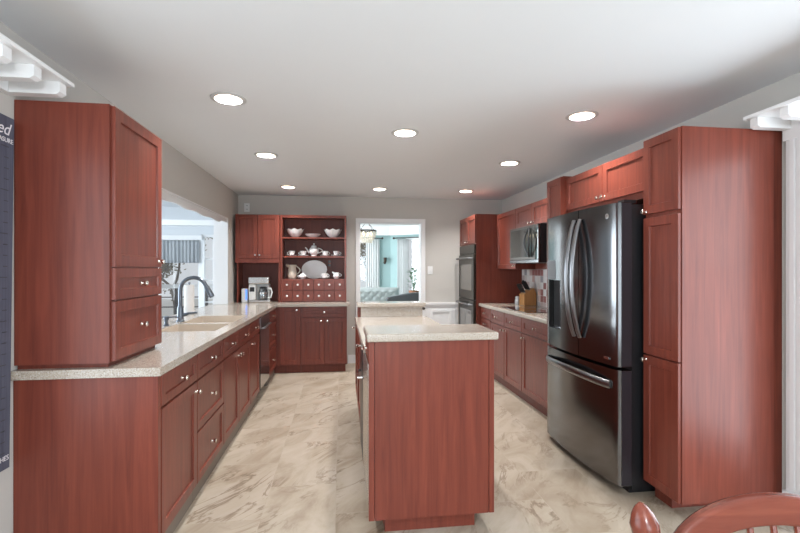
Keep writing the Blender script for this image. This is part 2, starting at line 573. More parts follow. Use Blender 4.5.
# left wall, with the pass-through over the sink
OY0, OY1, OZ1 = 2.86, 5.966, 2.02
wl = MB()
LY0, LY1, LZ0, LZ1 = -0.25, 1.72, 0.35, 2.06
wl.box(-1.60, XL, YB, LY0, 0, ZC + 0.16); wl.box(-1.60, XL, LY1, OY0, 0, ZC + 0.16)
wl.box(-1.60, XL, LY0, LY1, LZ1, ZC + 0.16); wl.box(-1.60, XL, LY0, LY1, 0, LZ0)
wl.box(-1.60, XL, OY1, 6.70, 0, ZC + 0.16)
wl.box(-1.60, XL, OY0, OY1, OZ1, ZC + 0.16)
wl.box(-1.60, XL, OY0, OY1, 0, 0.872)
struct('wall_left', wl, M['wall'])
# far wall with the doorway to the dining room
DX0, DX1, DZ = 0.268, 1.185, 2.052
wf = MB()
wf.box(XL, DX0 - 0.01, YF, 6.70, 0, ZC + 0.16)
wf.box(DX1 + 0.01, 2.6, YF, 6.70, 0, ZC + 0.16)
wf.box(DX0 - 0.01, DX1 + 0.01, YF, 6.70, DZ + 0.01, ZC + 0.16)
struct('wall_far', wf, M['wall'])
# right wall, window opening beside the table
RY0, RY1, RZ0, RZ1 = 0.35, 1.98, 0.12, 2.10
wr = MB()
wr.box(XR, 2.56, YB, RY0, 0, ZC + 0.16)
wr.box(XR, 2.56, RY1, YF, 0, ZC + 0.16)
wr.box(XR, 2.56, RY0, RY1, RZ1, ZC + 0.16)
wr.box(XR, 2.56, RY0, RY1, 0, RZ0)
struct('wall_right', wr, M['wall'])
wb = MB()
BX0, BX1, BZ0, BZ1 = -1.25, 2.2, 0.25, 2.2
wb.box(-1.6, BX0, YB - 0.15, YB, 0, ZC + 0.16)
wb.box(BX1, 2.56, YB - 0.15, YB, 0, ZC + 0.16)
wb.box(BX0, BX1, YB - 0.15, YB, BZ1, ZC + 0.16)
wb.box(BX0, BX1, YB - 0.15, YB, 0, BZ0)
struct('wall_back', wb, M['wall'])

# white lining of the pass-through
tj = MB()
tj.box(-1.605, XL + 0.003, OY1 - 0.012, OY1 + 0.0, CT + 0.001, OZ1 + 0.0)
tj.box(-1.605, XL + 0.003, OY0, OY0 + 0.012, CT + 0.001, OZ1)
tj.box(-1.605, XL + 0.003, OY0 + 0.012, OY1 - 0.012, OZ1 - 0.012, OZ1)
struct('trim_1', tj, M['white'])
# scalloped valance board
prof = [(OY0 + 0.014, OZ1 - 0.013), (OY1 - 0.014, OZ1 - 0.013)]
nn = 120
for i in range(nn + 1):
    y = OY1 - 0.014 - (OY1 - OY0 - 0.028) * i / nn
    t = (OY1 - y)
    prof.append((y, 1.938 + 0.007 * math.sin(t * 2 * PI / 0.55) * (1 if 0.25 < t else 0.5) + (0.02 if t < 0.3 else 0)))
vb = MB(); vb.prism(prof, lambda p, q, a: (a, p, q), XL - 0.028, XL - 0.008)
struct('trim_2', vb, M['white'])
# doorway casing, jamb
dc = MB()
w_ = 0.055
for x0, x1 in ((DX0 - w_, DX0), (DX1, DX1 + w_)):
    dc.box(x0, x1, YF - 0.018, YF, 0, DZ + w_)
dc.box(DX0, DX1, YF - 0.018, YF, DZ, DZ + w_)
dc.box(DX0 - 0.009, DX0 + 0.012, YF, 6.715, 0, DZ); dc.box(DX1 - 0.012, DX1 + 0.009, YF, 6.715, 0, DZ)
dc.box(DX0 + 0.012, DX1 - 0.012, YF, 6.715, DZ - 0.012, DZ + 0.009)
struct('door_1', dc, M['white'])
# wainscot right of the doorway: rail, stiles, recessed field, skirting
wn = MB()
wx0, wx1 = DX1 + w_ + 0.002, 1.735
wn.box(wx0, wx1, YF - 0.006, YF, 0.12, 0.84)
wn.box(wx0, wx1, YF - 0.03, YF, 0.84, 0.87)
wn.box(wx0, wx1, YF - 0.018, YF, 0, 0.12)
px0, px1, pz0, pz1 = 1.33, 1.64, 0.22, 0.76
for a in ((px0, px1, pz0, pz0 + 0.03), (px0, px1, pz1 - 0.03, pz1)):
    wn.box(a[0], a[1], YF - 0.02, YF - 0.006, a[2], a[3])
for a in ((px0, px0 + 0.03), (px1 - 0.03, px1)):
    wn.box(a[0], a[1], YF - 0.02, YF - 0.006, pz0 + 0.03, pz1 - 0.03)
struct('trim_3', wn, M['white'])
bl = MB(); bl.box(0.10, DX0 - w_ - 0.001, YF - 0.016, YF, 0, 0.12)
struct('baseboard_far', bl, M['white'])
# fluted casing of the window beside the pantry
cs = MB()
cs.box(XR - 0.022, XR, RY1 + 0.005, 2.145, 0, 2.10)
for i in range(3):
    y = RY1 + 0.03 + i * 0.042
    cs.box(XR - 0.032, XR - 0.022, y, y + 0.026, 0.18, 2.06)
cs.box(XR - 0.04, XR, RY1, 2.15, 0, 0.16)
cs.box(XR - 0.022, XR, RY0 - 0.13, RY0 - 0.005, 0, 2.10)
struct('trim_4', cs, M['white'])


def window_frame(name, ori, fr, u0, u1, z0, z1, nu, nz, depth=0.05, bar=0.022, fw=0.05):
    """window in a wall: frame with glazing bars, and its pane as a child"""
    f = MAPS[ori](fr); mb = MB()

    def bb(a, b, c, d, w0, w1):
        p, q = f(a, w0, c), f(b, w1, d)
        mb.box(p[0], q[0], p[1], q[1], p[2], q[2])
    bb(u0, u0 + fw, z0, z1, 0, depth); bb(u1 - fw, u1, z0, z1, 0, depth)
    bb(u0 + fw, u1 - fw, z0, z0 + fw, 0, depth); bb(u0 + fw, u1 - fw, z1 - fw, z1, 0, depth)
    for i in range(1, nu):
        u = u0 + fw + (u1 - u0 - 2 * fw) * i / nu
        bb(u - bar / 2, u + bar / 2, z0 + fw, z1 - fw, depth * 0.25, depth * 0.75)
    for j in range(1, nz):
        z = z0 + fw + (z1 - z0 - 2 * fw) * j / nz
        us = [u0 + fw + (u1 - u0 - 2 * fw) * i / nu for i in range(nu + 1)]
        for a, b in zip(us, us[1:]):
            bb(a + (bar / 2 if a > u0 + fw + 1e-6 else 0), b - (bar / 2 if b < u1 - fw - 1e-6 else 0), z - bar / 2, z + bar / 2, depth * 0.3, depth * 0.7)
    o = struct(name, mb, M['white'])
    g = MB()
    p, q = f(u0 + fw, depth * 0.47, z0 + fw), f(u1 - fw, depth * 0.53, z1 - fw)
    g.box(p[0], q[0], p[1], q[1], p[2], q[2])
    g.build('pane', M['glass'], o)
    return o


window_frame('window_1', 'mx', XR + 0.10, RY0, RY1, RZ0, RZ1, 2, 1)
window_frame('window_2', 'my', YB - 0.05, BX0, BX1, BZ0, BZ1, 3, 1)

window_frame('window_7', 'px', -1.57, LY0, LY1, LZ0, LZ1, 2, 1)

# sun porch beyond the pass-through
struct('floor_porch', box(-4.6, -1.62, 2.0, 8.1, -0.08, 0), M['deck'])
struct('ceiling_porch', box(-4.6, -1.605, 2.0, 8.1, 2.42, 2.5), M['porch'])
pw = MB()
pw.box(-4.6, -3.9, 8.0, 8.1, 0, 2.42); pw.box(-3.9, -2.36, 8.0, 8.1, 1.86, 2.42); pw.box(-3.9, -2.36, 8.0, 8.1, 0, 0.40)
pw.box(-2.13, -1.605, 8.0, 8.1, 0, 2.42); pw.box(-2.36, -2.13, 8.0, 8.1, 1.96, 2.42)
pw.box(-1.605, -1.5, 6.71, 8.1, 0, 2.42)
struct('wall_porch_far', pw, M['porch'])
po = MB()
po.box(-4.6, -4.5, 2.0, 3.0, 0, 2.42); po.box(-4.6, -4.5, 7.0, 8.0, 0, 2.42)
po.box(-4.6, -4.5, 3.0, 7.0, 0, 0.5); po.box(-4.6, -4.5, 3.0, 7.0, 2.2, 2.42); po.box(-4.5, -1.605, 2.0, 2.1, 0, 2.42)
struct('wall_porch_left', po, M['porch'])
window_frame('window_3', 'my', 8.07, -3.9, -2.36, 0.40, 1.86, 2, 1)
window_frame('window_4', 'px', -4.58, 3.0, 7.0, 0.5, 2.2, 4, 1)
window_frame('door_2', 'my', 8.07, -2.36, -2.13, 0.02, 1.96, 1, 5, fw=0.045)
pt = MB()
pt.box(-4.0, -2.34, 7.97, 8.0, 1.86, 1.94); pt.box(-2.36, -2.30, 7.97, 8.0, 0.4, 1.86)
struct('trim_5', pt, M['white'])
pb = MB(); pb.box(-4.5, -1.61, 7.0, 7.12, 2.02, 2.10)
struct('trim_6', pb, M['white'])

# dining room beyond the doorway
cx, cy = 1.21, 11.0
ex, ey = 2.5, 10.1            # far end of the angled bay wall
dx_, dy_ = (ex - cx), (ey - cy); dl = math.hypot(dx_, dy_); dx_ /= dl; dy_ /= dl
nx_, ny_ = -dy_, dx_          # outward normal (away from the room)
if ny_ < 0: nx_, ny_ = -nx_, -ny_


def bay(s, w, z):             # s along the angled wall from the corner, w into the room
    return (cx + dx_ * s - nx_ * w, cy + dy_ * s - ny_ * w, z)


def bay_box(mb, s0, s1, w0, w1, z0, z1):
    vs = [bay(s, w, z) for z in (z0, z1) for s, w in ((s0, w0), (s1, w0), (s1, w1), (s0, w1))]
    return mb.add(vs, [(0, 1, 2, 3), (4, 5, 6, 7), (0, 1, 5, 4), (1, 2, 6, 5), (2, 3, 7, 6), (3, 0, 4, 7)])


struct('floor_dining', box(-1.0, 3.2, 6.70, 11.1, -0.08, 0), M['carpet'])
struct('ceiling_dining', box(-1.0, 3.2, 6.705, 11.1, ZC, ZC + 0.1), M['white'])
LWX0, LWX1, LWZ0, LWZ1 = 0.10, 0.74, 0.6, 2.08
dw = MB()
dw.box(-0.9, LWX0, cy, cy + 0.1, 0, ZC); dw.box(LWX1, cx + 0.12, cy, cy + 0.1, 0, ZC)
dw.box(LWX0, LWX1, cy, cy + 0.1, 0, LWZ0); dw.box(LWX0, LWX1, cy, cy + 0.1, LWZ1, ZC)
struct('wall_dining_far', dw, M['teal'])
RS0, RS1 = 0.42, 0.98
db = MB()
bay_box(db, 0, RS0, 0, -0.1, 0, ZC); bay_box(db, RS1, dl, 0, -0.1, 0, ZC)
bay_box(db, RS0, RS1, 0, -0.1, 0, 0.6); bay_box(db, RS0, RS1, 0, -0.1, 2.12, ZC)
struct('wall_dining_bay', db, M['teal'])
ds = MB(); ds.box(2.5, 2.6, 6.70, 10.1, 0, ZC)
struct('wall_dining_right', ds, M['teal'])
dl_ = MB(); dl_.box(-0.9, -0.8, 6.70, 8.0, 0, ZC); dl_.box(-0.9, -0.8, 10.4, 11.0, 0, ZC); dl_.box(-0.9, -0.8, 8.0, 10.4, 0, 0.6); dl_.box(-0.9, -0.8, 8.0, 10.4, 2.35, ZC)
struct('wall_dining_left', dl_, M['teal'])
cm = MB(); cm.box(-0.8, cx + 0.05, cy - 0.10, cy, 2.20, ZC - 0.001); bay_box(cm, 0, dl, 0, 0.1, 2.20, ZC - 0.001)
struct('trim_7', cm, M['white'])
window_frame('window_5', 'my', cy + 0.07, LWX0, LWX1, LWZ0, LWZ1, 2, 2)
wi = MB()
for a in ((RS0, RS0 + 0.05, 0.6, 2.12), (RS1 - 0.05, RS1, 0.6, 2.12), (RS0 + 0.05, RS1 - 0.05, 0.6, 0.65), (RS0 + 0.05, RS1 - 0.05, 2.07, 2.12), (RS0 + 0.05, RS1 - 0.05, 1.32, 1.36)):
    bay_box(wi, a[0], a[1], 0.0, -0.06, a[2], a[3])
o = struct('window_6', wi, M['white'])
bay_box(MB(), RS0 + 0.05, RS1 - 0.05, -0.028, -0.032, 0.65, 2.07).build('pane', M['glass'], o)

# outdoors
struct('ground', box(-16, 12, 8.1, 30, -0.6, -0.5), M['snow'])

# ------------------------------------------------------------------ cabinets, left run
LF = -0.852    # carcass face; door faces reach -0.832


def carcass(root, x0, x1, y0, y1, z0, z1, mat='cherry'):
    return box(x0, x1, y0, y1, z0, z1).build('carcass', M[mat], root)


def base_left(label, y0, y1, hollow=False):
    r = thing('base_cabinet', label, 'cabinet', ((XL + LF) / 2, (y0 + y1) / 2, 0), 'cherry base cabinets under the sink worktop')
    if hollow:
        mb = MB()
        mb.box(XL + 0.002, LF, y0 + 0.001, y0 + 0.019, 0.1, 0.70); mb.box(XL + 0.002, LF, y1 - 0.019, y1 - 0.001, 0.1, 0.70)
        mb.box(XL + 0.002, LF, y0 + 0.019, y1 - 0.019, 0.1, 0.118); mb.box(XL + 0.002, XL + 0.01, y0 + 0.019, y1 - 0.019, 0.118, CB - 0.001)
        mb.box(LF - 0.006, LF, y0 + 0.019, y1 - 0.019, 0.118, CB - 0.001)
        mb.build('carcass', M['cherry'], r)
    else:
        carcass(r, XL + 0.002, LF, y0 + 0.001, y1 - 0.001, 0.1, CB - 0.001)
    box(XL + 0.002, -0.860, y0 + 0.001, y1 - 0.001, 0, 0.0995).build('toe_kick', M['toe'], r)
    return r


A = base_left('nearest left base cabinet, one drawer over a door, below the counter cabinet', 2.21, 2.75)
box(XL + 0.002, -0.831, 2.182, 2.2095, 0.0, CB - 0.001).build('end_panel', M['cherry'], A)
front('drawer', A, 'px', LF, 2.225, 2.748, 0.715, 0.868, [(2.49, 0.79)], st=0.045)
front('door', A, 'px', LF, 2.225, 2.748, 0.105, 0.708, [(2.715, 0.655)])
B = base_left('base cabinet of three stacked drawers, second from the left end of the run', 2.75, 3.345, hollow=True)
for z0, z1, kz in ((0.715, 0.868, 0.79), (0.41, 0.708, 0.56), (0.105, 0.403, 0.25)):
    front('drawer', B, 'px', LF, 2.753, 3.342, z0, z1, [(3.04, kz)], st=0.045)
C_ = base_left('wide sink base cabinet with two doors under the double sink', 3.345, 4.31, hollow=True)
for y0, y1 in ((3.348, 3.828), (3.831, 4.307)):
    front('false_drawer', C_, 'px', LF, y0, y1, 0.715, 0.868, [((y0 + y1) / 2, 0.79)], st=0.045)
front('door', C_, 'px', LF, 3.348, 3.828, 0.105, 0.708, [(3.79, 0.66)])
front('door', C_, 'px', LF, 3.831, 4.307, 0.105, 0.708, [(3.87, 0.66)])
D = base_left('narrow base cabinet between the sink cabinet and the black dishwasher', 4.31, 4.785, hollow=True)
front('drawer', D, 'px', LF, 4.313, 4.77, 0.715, 0.868, [(4.54, 0.79)], st=0.045)
front('door', D, 'px', LF, 4.313, 4.77, 0.105, 0.708, [(4.36, 0.66)])
# dishwasher
dwr = thing('dishwasher', 'black dishwasher built in at the far end of the left run', 'dishwasher', (-1.13, 5.09, 0))
box(XL + 0.01, LF, 4.79, 5.39, 0.1, CB - 0.002).build('body', M['black'], dwr)
box(LF, -0.828, 4.80, 5.38, 0.105, 0.735).build('door', M['bglass'], dwr, 0.004)
box(LF, -0.826, 4.80, 5.38, 0.742, 0.862).build('control_panel', M['handle'], dwr, 0.004)
MB().tube([(-0.827, 4.86, 0.74), (-0.80, 4.87, 0.745), (-0.80, 5.31, 0.745), (-0.827, 5.32, 0.74)], 0.011).build('handle', M['handle'], dwr)
box(XL + 0.01, -0.93, 4.79, 5.39, 0, 0.0995).build('toe_kick', M['black'], dwr)
E_ = base_left('slim drawer stack in the corner beside the dishwasher', 5.395, 5.985)
for z0, z1 in ((0.715, 0.868), (0.41, 0.708), (0.105, 0.403)):
    front('drawer', E_, 'px', LF, 5.40, 5.965, z0, z1, [(5.66, (z0 + z1) / 2)], st=0.045)

# far run
FF = 6.01
Fc = thing('base_cabinet', 'corner base cabinet with a single door under the coffee maker', 'cabinet', (-0.97, 6.28, 0))
mb = MB(); mb.box(XL + 0.002, -0.525, FF, YF - 0.002, 0.1, CB - 0.001)
mb.build('carcass', M['cherry'], Fc)
front('door', Fc, 'my', FF, -0.785, -0.53, 0.115, 0.868, [(-0.575, 0.83)])
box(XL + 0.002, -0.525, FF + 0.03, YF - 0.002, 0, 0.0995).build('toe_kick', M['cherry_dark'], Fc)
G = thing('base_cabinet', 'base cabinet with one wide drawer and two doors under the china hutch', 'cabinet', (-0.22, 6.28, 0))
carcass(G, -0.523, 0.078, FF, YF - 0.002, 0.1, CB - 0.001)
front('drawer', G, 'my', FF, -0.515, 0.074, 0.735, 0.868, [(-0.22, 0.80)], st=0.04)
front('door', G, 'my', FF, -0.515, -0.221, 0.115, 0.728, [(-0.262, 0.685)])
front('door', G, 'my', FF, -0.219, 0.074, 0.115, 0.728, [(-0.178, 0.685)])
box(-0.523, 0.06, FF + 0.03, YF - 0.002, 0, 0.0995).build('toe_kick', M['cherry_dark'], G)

# worktop with two sink cut-outs
SX0, SX1 = -1.33, -0.905
S1, S2, S3, S4 = 3.40, 3.87, 3.93, 4.52
ct = MB()


def plates(mb, xs, ys, z0, z1, inside):
    for a, b in zip(xs, xs[1:]):
        for c, d in zip(ys, ys[1:]):
            if inside((a + b) / 2, (c + d) / 2):
                pass
    # closed slab: top and bottom cells plus boundary walls
    vid = {}

    def vtx(x, y, z):
        k = (round(x, 5), round(y, 5), z)
        if k not in vid:
            vid[k] = len(mb.v); mb.v.append((x, y, z))
        return vid[k]
    nx, ny = len(xs) - 1, len(ys) - 1
    ins = [[inside((xs[i] + xs[i + 1]) / 2, (ys[j] + ys[j + 1]) / 2) for j in range(ny)] for i in range(nx)]
    g = lambda i, j: 0 <= i < nx and 0 <= j < ny and ins[i][j]
    for i in range(nx):
        for j in range(ny):
            if not ins[i][j]: continue
            x0, x1, y0, y1 = xs[i], xs[i + 1], ys[j], ys[j + 1]
            for z in (z0, z1):
                mb.f.append([vtx(x0, y0, z), vtx(x1, y0, z), vtx(x1, y1, z), vtx(x0, y1, z)]); mb.sm.append(False)
            for (di, dj, p, q) in ((-1, 0, (x0, y0), (x0, y1)), (1, 0, (x1, y0), (x1, y1)), (0, -1, (x0, y0), (x1, y0)), (0, 1, (x0, y1), (x1, y1))):
                if not g(i + di, j + dj):
                    mb.f.append([vtx(*p, z0), vtx(*q, z0), vtx(*q, z1), vtx(*p, z1)]); mb.sm.append(False)


def in_top(x, y):
    if SX0 < x < SX1 and (S1 < y < S2 or S3 < y < S4): return False
    if x < XL: return OY0 + 0.02 < y < OY1 - 0.02
    if y < 5.955: return x < -0.814
    return x < 0.115


plates(ct, [-1.64, XL + 0.002, SX0, SX1, -0.814, 0.115], [2.16, OY0 + 0.014, S1, S2, S3, S4, 5.955, OY1 - 0.014, YF - 0.002], CB, CT, in_top)
top = ct.build('worktop', M['stone'], None, 0.006, 3)
tag(top, 'L-shaped speckled beige worktop running under the pass-through to the hutch', 'countertop')

# sink
sk = thing('sink', 'tan double-bowl undermount sink below the gooseneck faucet', 'sink', ((SX0 + SX1) / 2, (S1 + S4) / 2, CB - 0.2))


def bowl_mb(x0, x1, y0, y1, zt, zb, r=0.05, t=0.006):
    def ring(a, z, rad):
        pts = []
        for cx_, cy_, s in ((x1 - a - rad, y1 - a - rad, 0), (x0 + a + rad, y1 - a - rad, 1), (x0 + a + rad, y0 + a + rad, 2), (x1 - a - rad, y0 + a + rad, 3)):
            for k in range(5):
                an = PI / 2 * (s + k / 4)
                pts.append((cx_ + rad * math.cos(an), cy_ + rad * math.sin(an), z))
        return pts
    rings = [ring(0, zt, r), ring(0.012, zb + 0.03, r), ring(0.04, zb, r), ring(0.04 - t, zb - t, r), ring(0.012 - t, zb + 0.03, r), ring(-t, zt, r)]
    n = len(rings[0]); vs = [p for q in rings for p in q]; fs = []
    for a in range(5):
        for k in range(n): fs.append((a * n + k, a * n + (k + 1) % n, (a + 1) * n + (k + 1) % n, (a + 1) * n + k))
    for k in range(n): fs.append((5 * n + k, 5 * n + (k + 1) % n, (k + 1) % n, k))
    fs.append(tuple(range(2 * n, 3 * n))); fs.append(tuple(range(3 * n, 4 * n)))
    return MB().add(vs, fs, True)


for a, b in ((S1, S2), (S3, S4)):
    bb = bowl_mb(SX0 + 0.0065, SX1 - 0.0065, a + 0.0065, b - 0.0065, CT - 0.003, CT - 0.17, r=0.012).build('bowl', M['sinkstone'], sk)
    MB().lathe([(0, 0.004), (0.03, 0.004), (0.04, 0.0015), (0.04, 0), (0, 0)], ((SX0 + SX1) / 2, (a + b) / 2, CT - 0.1695), seg=16).build('drain', M['steel'], bb)

# faucet
fx, fy = -1.368, 4.06
fa = thing('faucet', 'gunmetal gooseneck kitchen faucet behind the double sink', 'faucet', (fx, fy, CT))
MB().lathe([(0, 0), (0.034, 0), (0.034, 0.006), (0.027, 0.014), (0.025, 0.10), (0.021, 0.13), (0.0, 0.13)], (fx, fy, CT)).build('body', M['gun'], fa)
pts = []
ax_, az_, R_ = fx + 0.108, CT + 0.268, 0.108
pts.append((fx, fy, CT + 0.125)); pts.append((fx, fy, CT + 0.2))
for k in range(13):
    a = PI - k / 12 * PI * 0.88
    pts.append((ax_ + R_ * math.cos(a), fy, az_ + R_ * math.sin(a)))
MB().tube(pts, 0.0165, 12).build('spout', M['gun'], fa)
e0 = Vector(pts[-1]); d0 = (Vector(pts[-1]) - Vector(pts[-2])).normalized()
sp = MB(); sp.tube([e0 - d0 * 0.005, e0 + d0 * 0.02, e0 + d0 * 0.10, e0 + d0 * 0.115], [0.016, 0.021, 0.023, 0.019], 12)
sp.build('spray_head', M['gun'], fa)
MB().tube([(fx + 0.02, fy, CT + 0.055), (fx + 0.05, fy, CT + 0.06), (fx + 0.075, fy - 0.005, CT + 0.07), (fx + 0.14, fy - 0.01, CT + 0.075)], [0.016, 0.015, 0.009, 0.008], 10).build('lever', M['gun'], fa)
# soap pump
sx_, sy_ = -1.372, 3.76
so = thing('soap_dispenser', 'small gunmetal soap pump beside the faucet', 'soap dispenser', (sx_, sy_, CT))
MB().lathe([(0, 0), (0.024, 0), (0.024, 0.005), (0.015, 0.012), (0.014, 0.045), (0.019, 0.05), (0.019, 0.075), (0, 0.078)], (sx_, sy_, CT), seg=16).build('body', M['gun'], so)
MB().tube([(sx_ + 0.012, sy_, CT + 0.066), (sx_ + 0.06, sy_, CT + 0.07), (sx_ + 0.10, sy_, CT + 0.062), (sx_ + 0.105, sy_, CT + 0.052)], 0.006, 8).build('nozzle', M['gun'], so)
# paper towel roll on the ledge
tx_, ty_ = -1.525, 4.78
pr = thing('paper_towel_roll', 'upright white paper towel roll on the pass-through ledge behind the faucet', 'paper towels', (tx_, ty_, CT))
MB().lathe([(0, 0), (0.055, 0), (0.055, 0.010), (0.0, 0.010)], (tx_, ty_, CT), seg=24).build('holder_base', M['gun'], pr)
MB().lathe([(0.018, 0.011), (0.047, 0.011), (0.048, 0.02), (0.048, 0.278), (0.047, 0.29), (0.018, 0.29), (0.018, 0.011)], (tx_, ty_, CT), seg=28).build('roll', M['paper'], pr)
MB().lathe([(0, 0.01), (0.006, 0.01), (0.006, 0.30), (0.012, 0.302), (0.012, 0.315), (0, 0.318)], (tx_, ty_, CT), seg=12).build('post', M['gun'], pr)

# ------------------------------------------------------------------ tall cabinet standing on the near worktop
tc_ = thing('counter_cabinet', 'cherry cabinet standing on the near left worktop, one tall door over two drawers', 'cabinet', (-1.22, 2.45, CT))
box(XL + 0.004, -1.055, 2.205, 2.725, CT, 0.9345).build('plinth', M['cherry_dark'], tc_)
box(XL + 0.002, -1.042, 2.187, 2.738, 0.935, 2.112).build('carcass', M['cherry'], tc_)
front('door', tc_, 'px', -1.042, 2.198, 2.735, 1.372, 2.108, [(2.69, 1.405)])
front('drawer', tc_, 'px', -1.042, 2.198, 2.735, 1.220, 1.368, [(2.47, 1.29)], st=0.045)
front('drawer', tc_, 'px', -1.042, 2.198, 2.735, 0.940, 1.215, [(2.47, 1.08)], st=0.05)

# ------------------------------------------------------------------ far wall: coffee cabinet and hutch
uc = thing('wall_cabinet', 'two-door cherry cabinet with an open coffee niche below, left of the china hutch', 'cabinet', (-1.11, 6.38, CT))
box(-1.400, -0.822, 6.22, YF - 0.002, 1.50, 2.10).build('carcass', M['cherry'], uc)
box(-1.385, -1.365, 6.24, YF - 0.03, CT, 1.499).build('side_panel', M['cherry'], uc)
box(-0.842, -0.822, 6.24, YF - 0.03, CT, 1.499).build('side_panel', M['cherry'], uc)
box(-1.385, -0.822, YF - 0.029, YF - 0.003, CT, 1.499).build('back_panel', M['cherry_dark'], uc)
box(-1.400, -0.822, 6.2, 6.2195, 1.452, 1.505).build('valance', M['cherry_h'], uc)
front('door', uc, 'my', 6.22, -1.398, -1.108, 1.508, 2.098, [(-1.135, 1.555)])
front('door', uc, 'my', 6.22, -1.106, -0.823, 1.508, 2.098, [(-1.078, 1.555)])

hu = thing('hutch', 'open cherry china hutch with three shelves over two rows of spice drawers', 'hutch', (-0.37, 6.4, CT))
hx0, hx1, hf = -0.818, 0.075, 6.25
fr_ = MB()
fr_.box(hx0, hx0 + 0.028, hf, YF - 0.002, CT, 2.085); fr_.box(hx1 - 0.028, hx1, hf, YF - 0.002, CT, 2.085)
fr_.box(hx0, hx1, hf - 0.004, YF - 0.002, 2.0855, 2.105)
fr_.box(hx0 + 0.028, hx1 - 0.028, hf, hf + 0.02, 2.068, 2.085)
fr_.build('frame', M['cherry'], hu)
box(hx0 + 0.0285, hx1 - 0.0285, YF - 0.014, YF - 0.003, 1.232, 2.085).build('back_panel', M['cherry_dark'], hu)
SH = [1.805, 1.545, 1.232]
for z in SH[:2]:
    box(hx0 + 0.0285, hx1 - 0.0285, hf + 0.002, YF - 0.0145, z - 0.02, z).build('shelf', M['cherry_h'], hu)
box(hx0 + 0.0285, hx1 - 0.0285, hf + 0.012, YF - 0.002, CT, SH[2]).build('drawer_case', M['cherry'], hu)
wd = (hx1 - hx0 - 0.04) / 6
for row, (z0, z1) in enumerate(((1.082, 1.226), (0.93, 1.072))):
    for k in range(6):
        u0 = hx0 + 0.02 + k * wd
        f = MAPS['my'](hf + 0.0)
        d = box(u0 + 0.003, u0 + wd - 0.003, hf - 0.006, hf + 0.0115, z0, z1)
        if k in (0, 5):
            d = box(max(u0 + 0.003, hx0 + 0.030), min(u0 + wd - 0.003, hx1 - 0.030), hf - 0.006, hf + 0.0115, z0, z1)
        d = d.build('drawer', M['cherry_h'], hu, 0.002)
        knob(d, 'my', hf - 0.006, u0 + wd / 2, (z0 + z1) / 2, t=0.0, r=0.014, mat='plastic')

# ------------------------------------------------------------------ china on the hutch
YS = 6.40


def lat(name, prof, x, z, y=YS, mat='china', seg=28):
    return MB().lathe(prof, (x, y, z), seg=seg)


def ruffle_bowl(x, z, R, H):
    n = 48; prof = [(0.0, 0), (0.32, 0), (0.34, 0.06), (0.55, 0.22), (0.8, 0.55), (0.93, 0.85), (1.0, 1.0), (0.97, 1.0), (0.90, 0.84), (0.77, 0.57), (0.5, 0.27), (0.0, 0.12)]
    vs = []; rings = []
    for r, h in prof:
        if r == 0: rings.append([len(vs)]); vs.append((x, YS, z + h * H)); continue
        rings.append(list(range(len(vs), len(vs) + n)))
        for k in range(n):
            a = 2 * PI * k / n; w = 1 + 0.05 * h * math.cos(8 * a); zz = h * H + 0.008 * h * h * math.cos(8 * a)
            vs.append((x + R * r * w * math.cos(a), YS + R * r * w * math.sin(a), z + zz))
    fs = []
    for a, b in zip(rings, rings[1:]):
        for k in range(n):
            j = (k + 1) % n
            if len(a) == 1: fs.append((a[0], b[k], b[j]))
            elif len(b) == 1: fs.append((a[k], a[j], b[0]))
            else: fs.append((a[k], a[j], b[j], b[k]))
    return MB().add(vs, fs, True)


def one(o, label, cat, group=None):
    return tag(o, label, cat, group)


one(ruffle_bowl(-0.635, SH[0], 0.118, 0.115).build('serving_bowl', M['china']), 'deep ruffled white serving bowl on the left of the top shelf', 'bowl')
one(ruffle_bowl(-0.113, SH[0], 0.122, 0.115).build('serving_bowl', M['china']), 'deep ruffled white serving bowl on the right of the top shelf', 'bowl')
one(MB().lathe([(0, 0), (0.045, 0), (0.05, 0.008), (0.09, 0.028), (0.112, 0.052), (0.109, 0.052), (0.086, 0.034), (0.045, 0.014), (0, 0.012)], (-0.392, YS, SH[0])).build('shallow_bowl', M['china']),
    'shallow white dish between the two ruffled bowls on the top shelf', 'bowl')


def handle_pts(x, y, z, r, h, s, n=9):
    """loop handle: from (x,z+h) out to s*r and back to (x,z)"""
    return [(x + s * r * math.sin(PI * k / (n - 1)), y, z + h * (1 - k / (n - 1))) for k in range(n)]


def cup(label, x, z, side, group, mat='china', sc_=1.0):
    r = thing('teacup', label, 'cup', (x, YS, z), group)
    q = sc_
    MB().lathe([(0, 0), (0.022 * q, 0), (0.024 * q, 0.006 * q), (0.034 * q, 0.02 * q), (0.042 * q, 0.045 * q), (0.046 * q, 0.068 * q), (0.044 * q, 0.068 * q), (0.039 * q, 0.044 * q), (0.03 * q, 0.022 * q), (0, 0.012 * q)], (x, YS, z)).build('bowl', M[mat], r)
    MB().tube(handle_pts(x + side * 0.039 * q, YS, z + 0.018 * q, 0.026 * q, 0.04 * q, side), 0.0045 * q, 6).build('handle', M[mat], r)
    return r


def saucer(label, x, z, group):
    return tag(MB().lathe([(0, 0), (0.03, 0), (0.035, 0.004), (0.06, 0.009), (0.074, 0.016), (0.073, 0.018), (0.055, 0.012), (0.03, 0.008), (0, 0.008)], (x, YS, z)).build('saucer', M['china']), label, 'saucer', group)


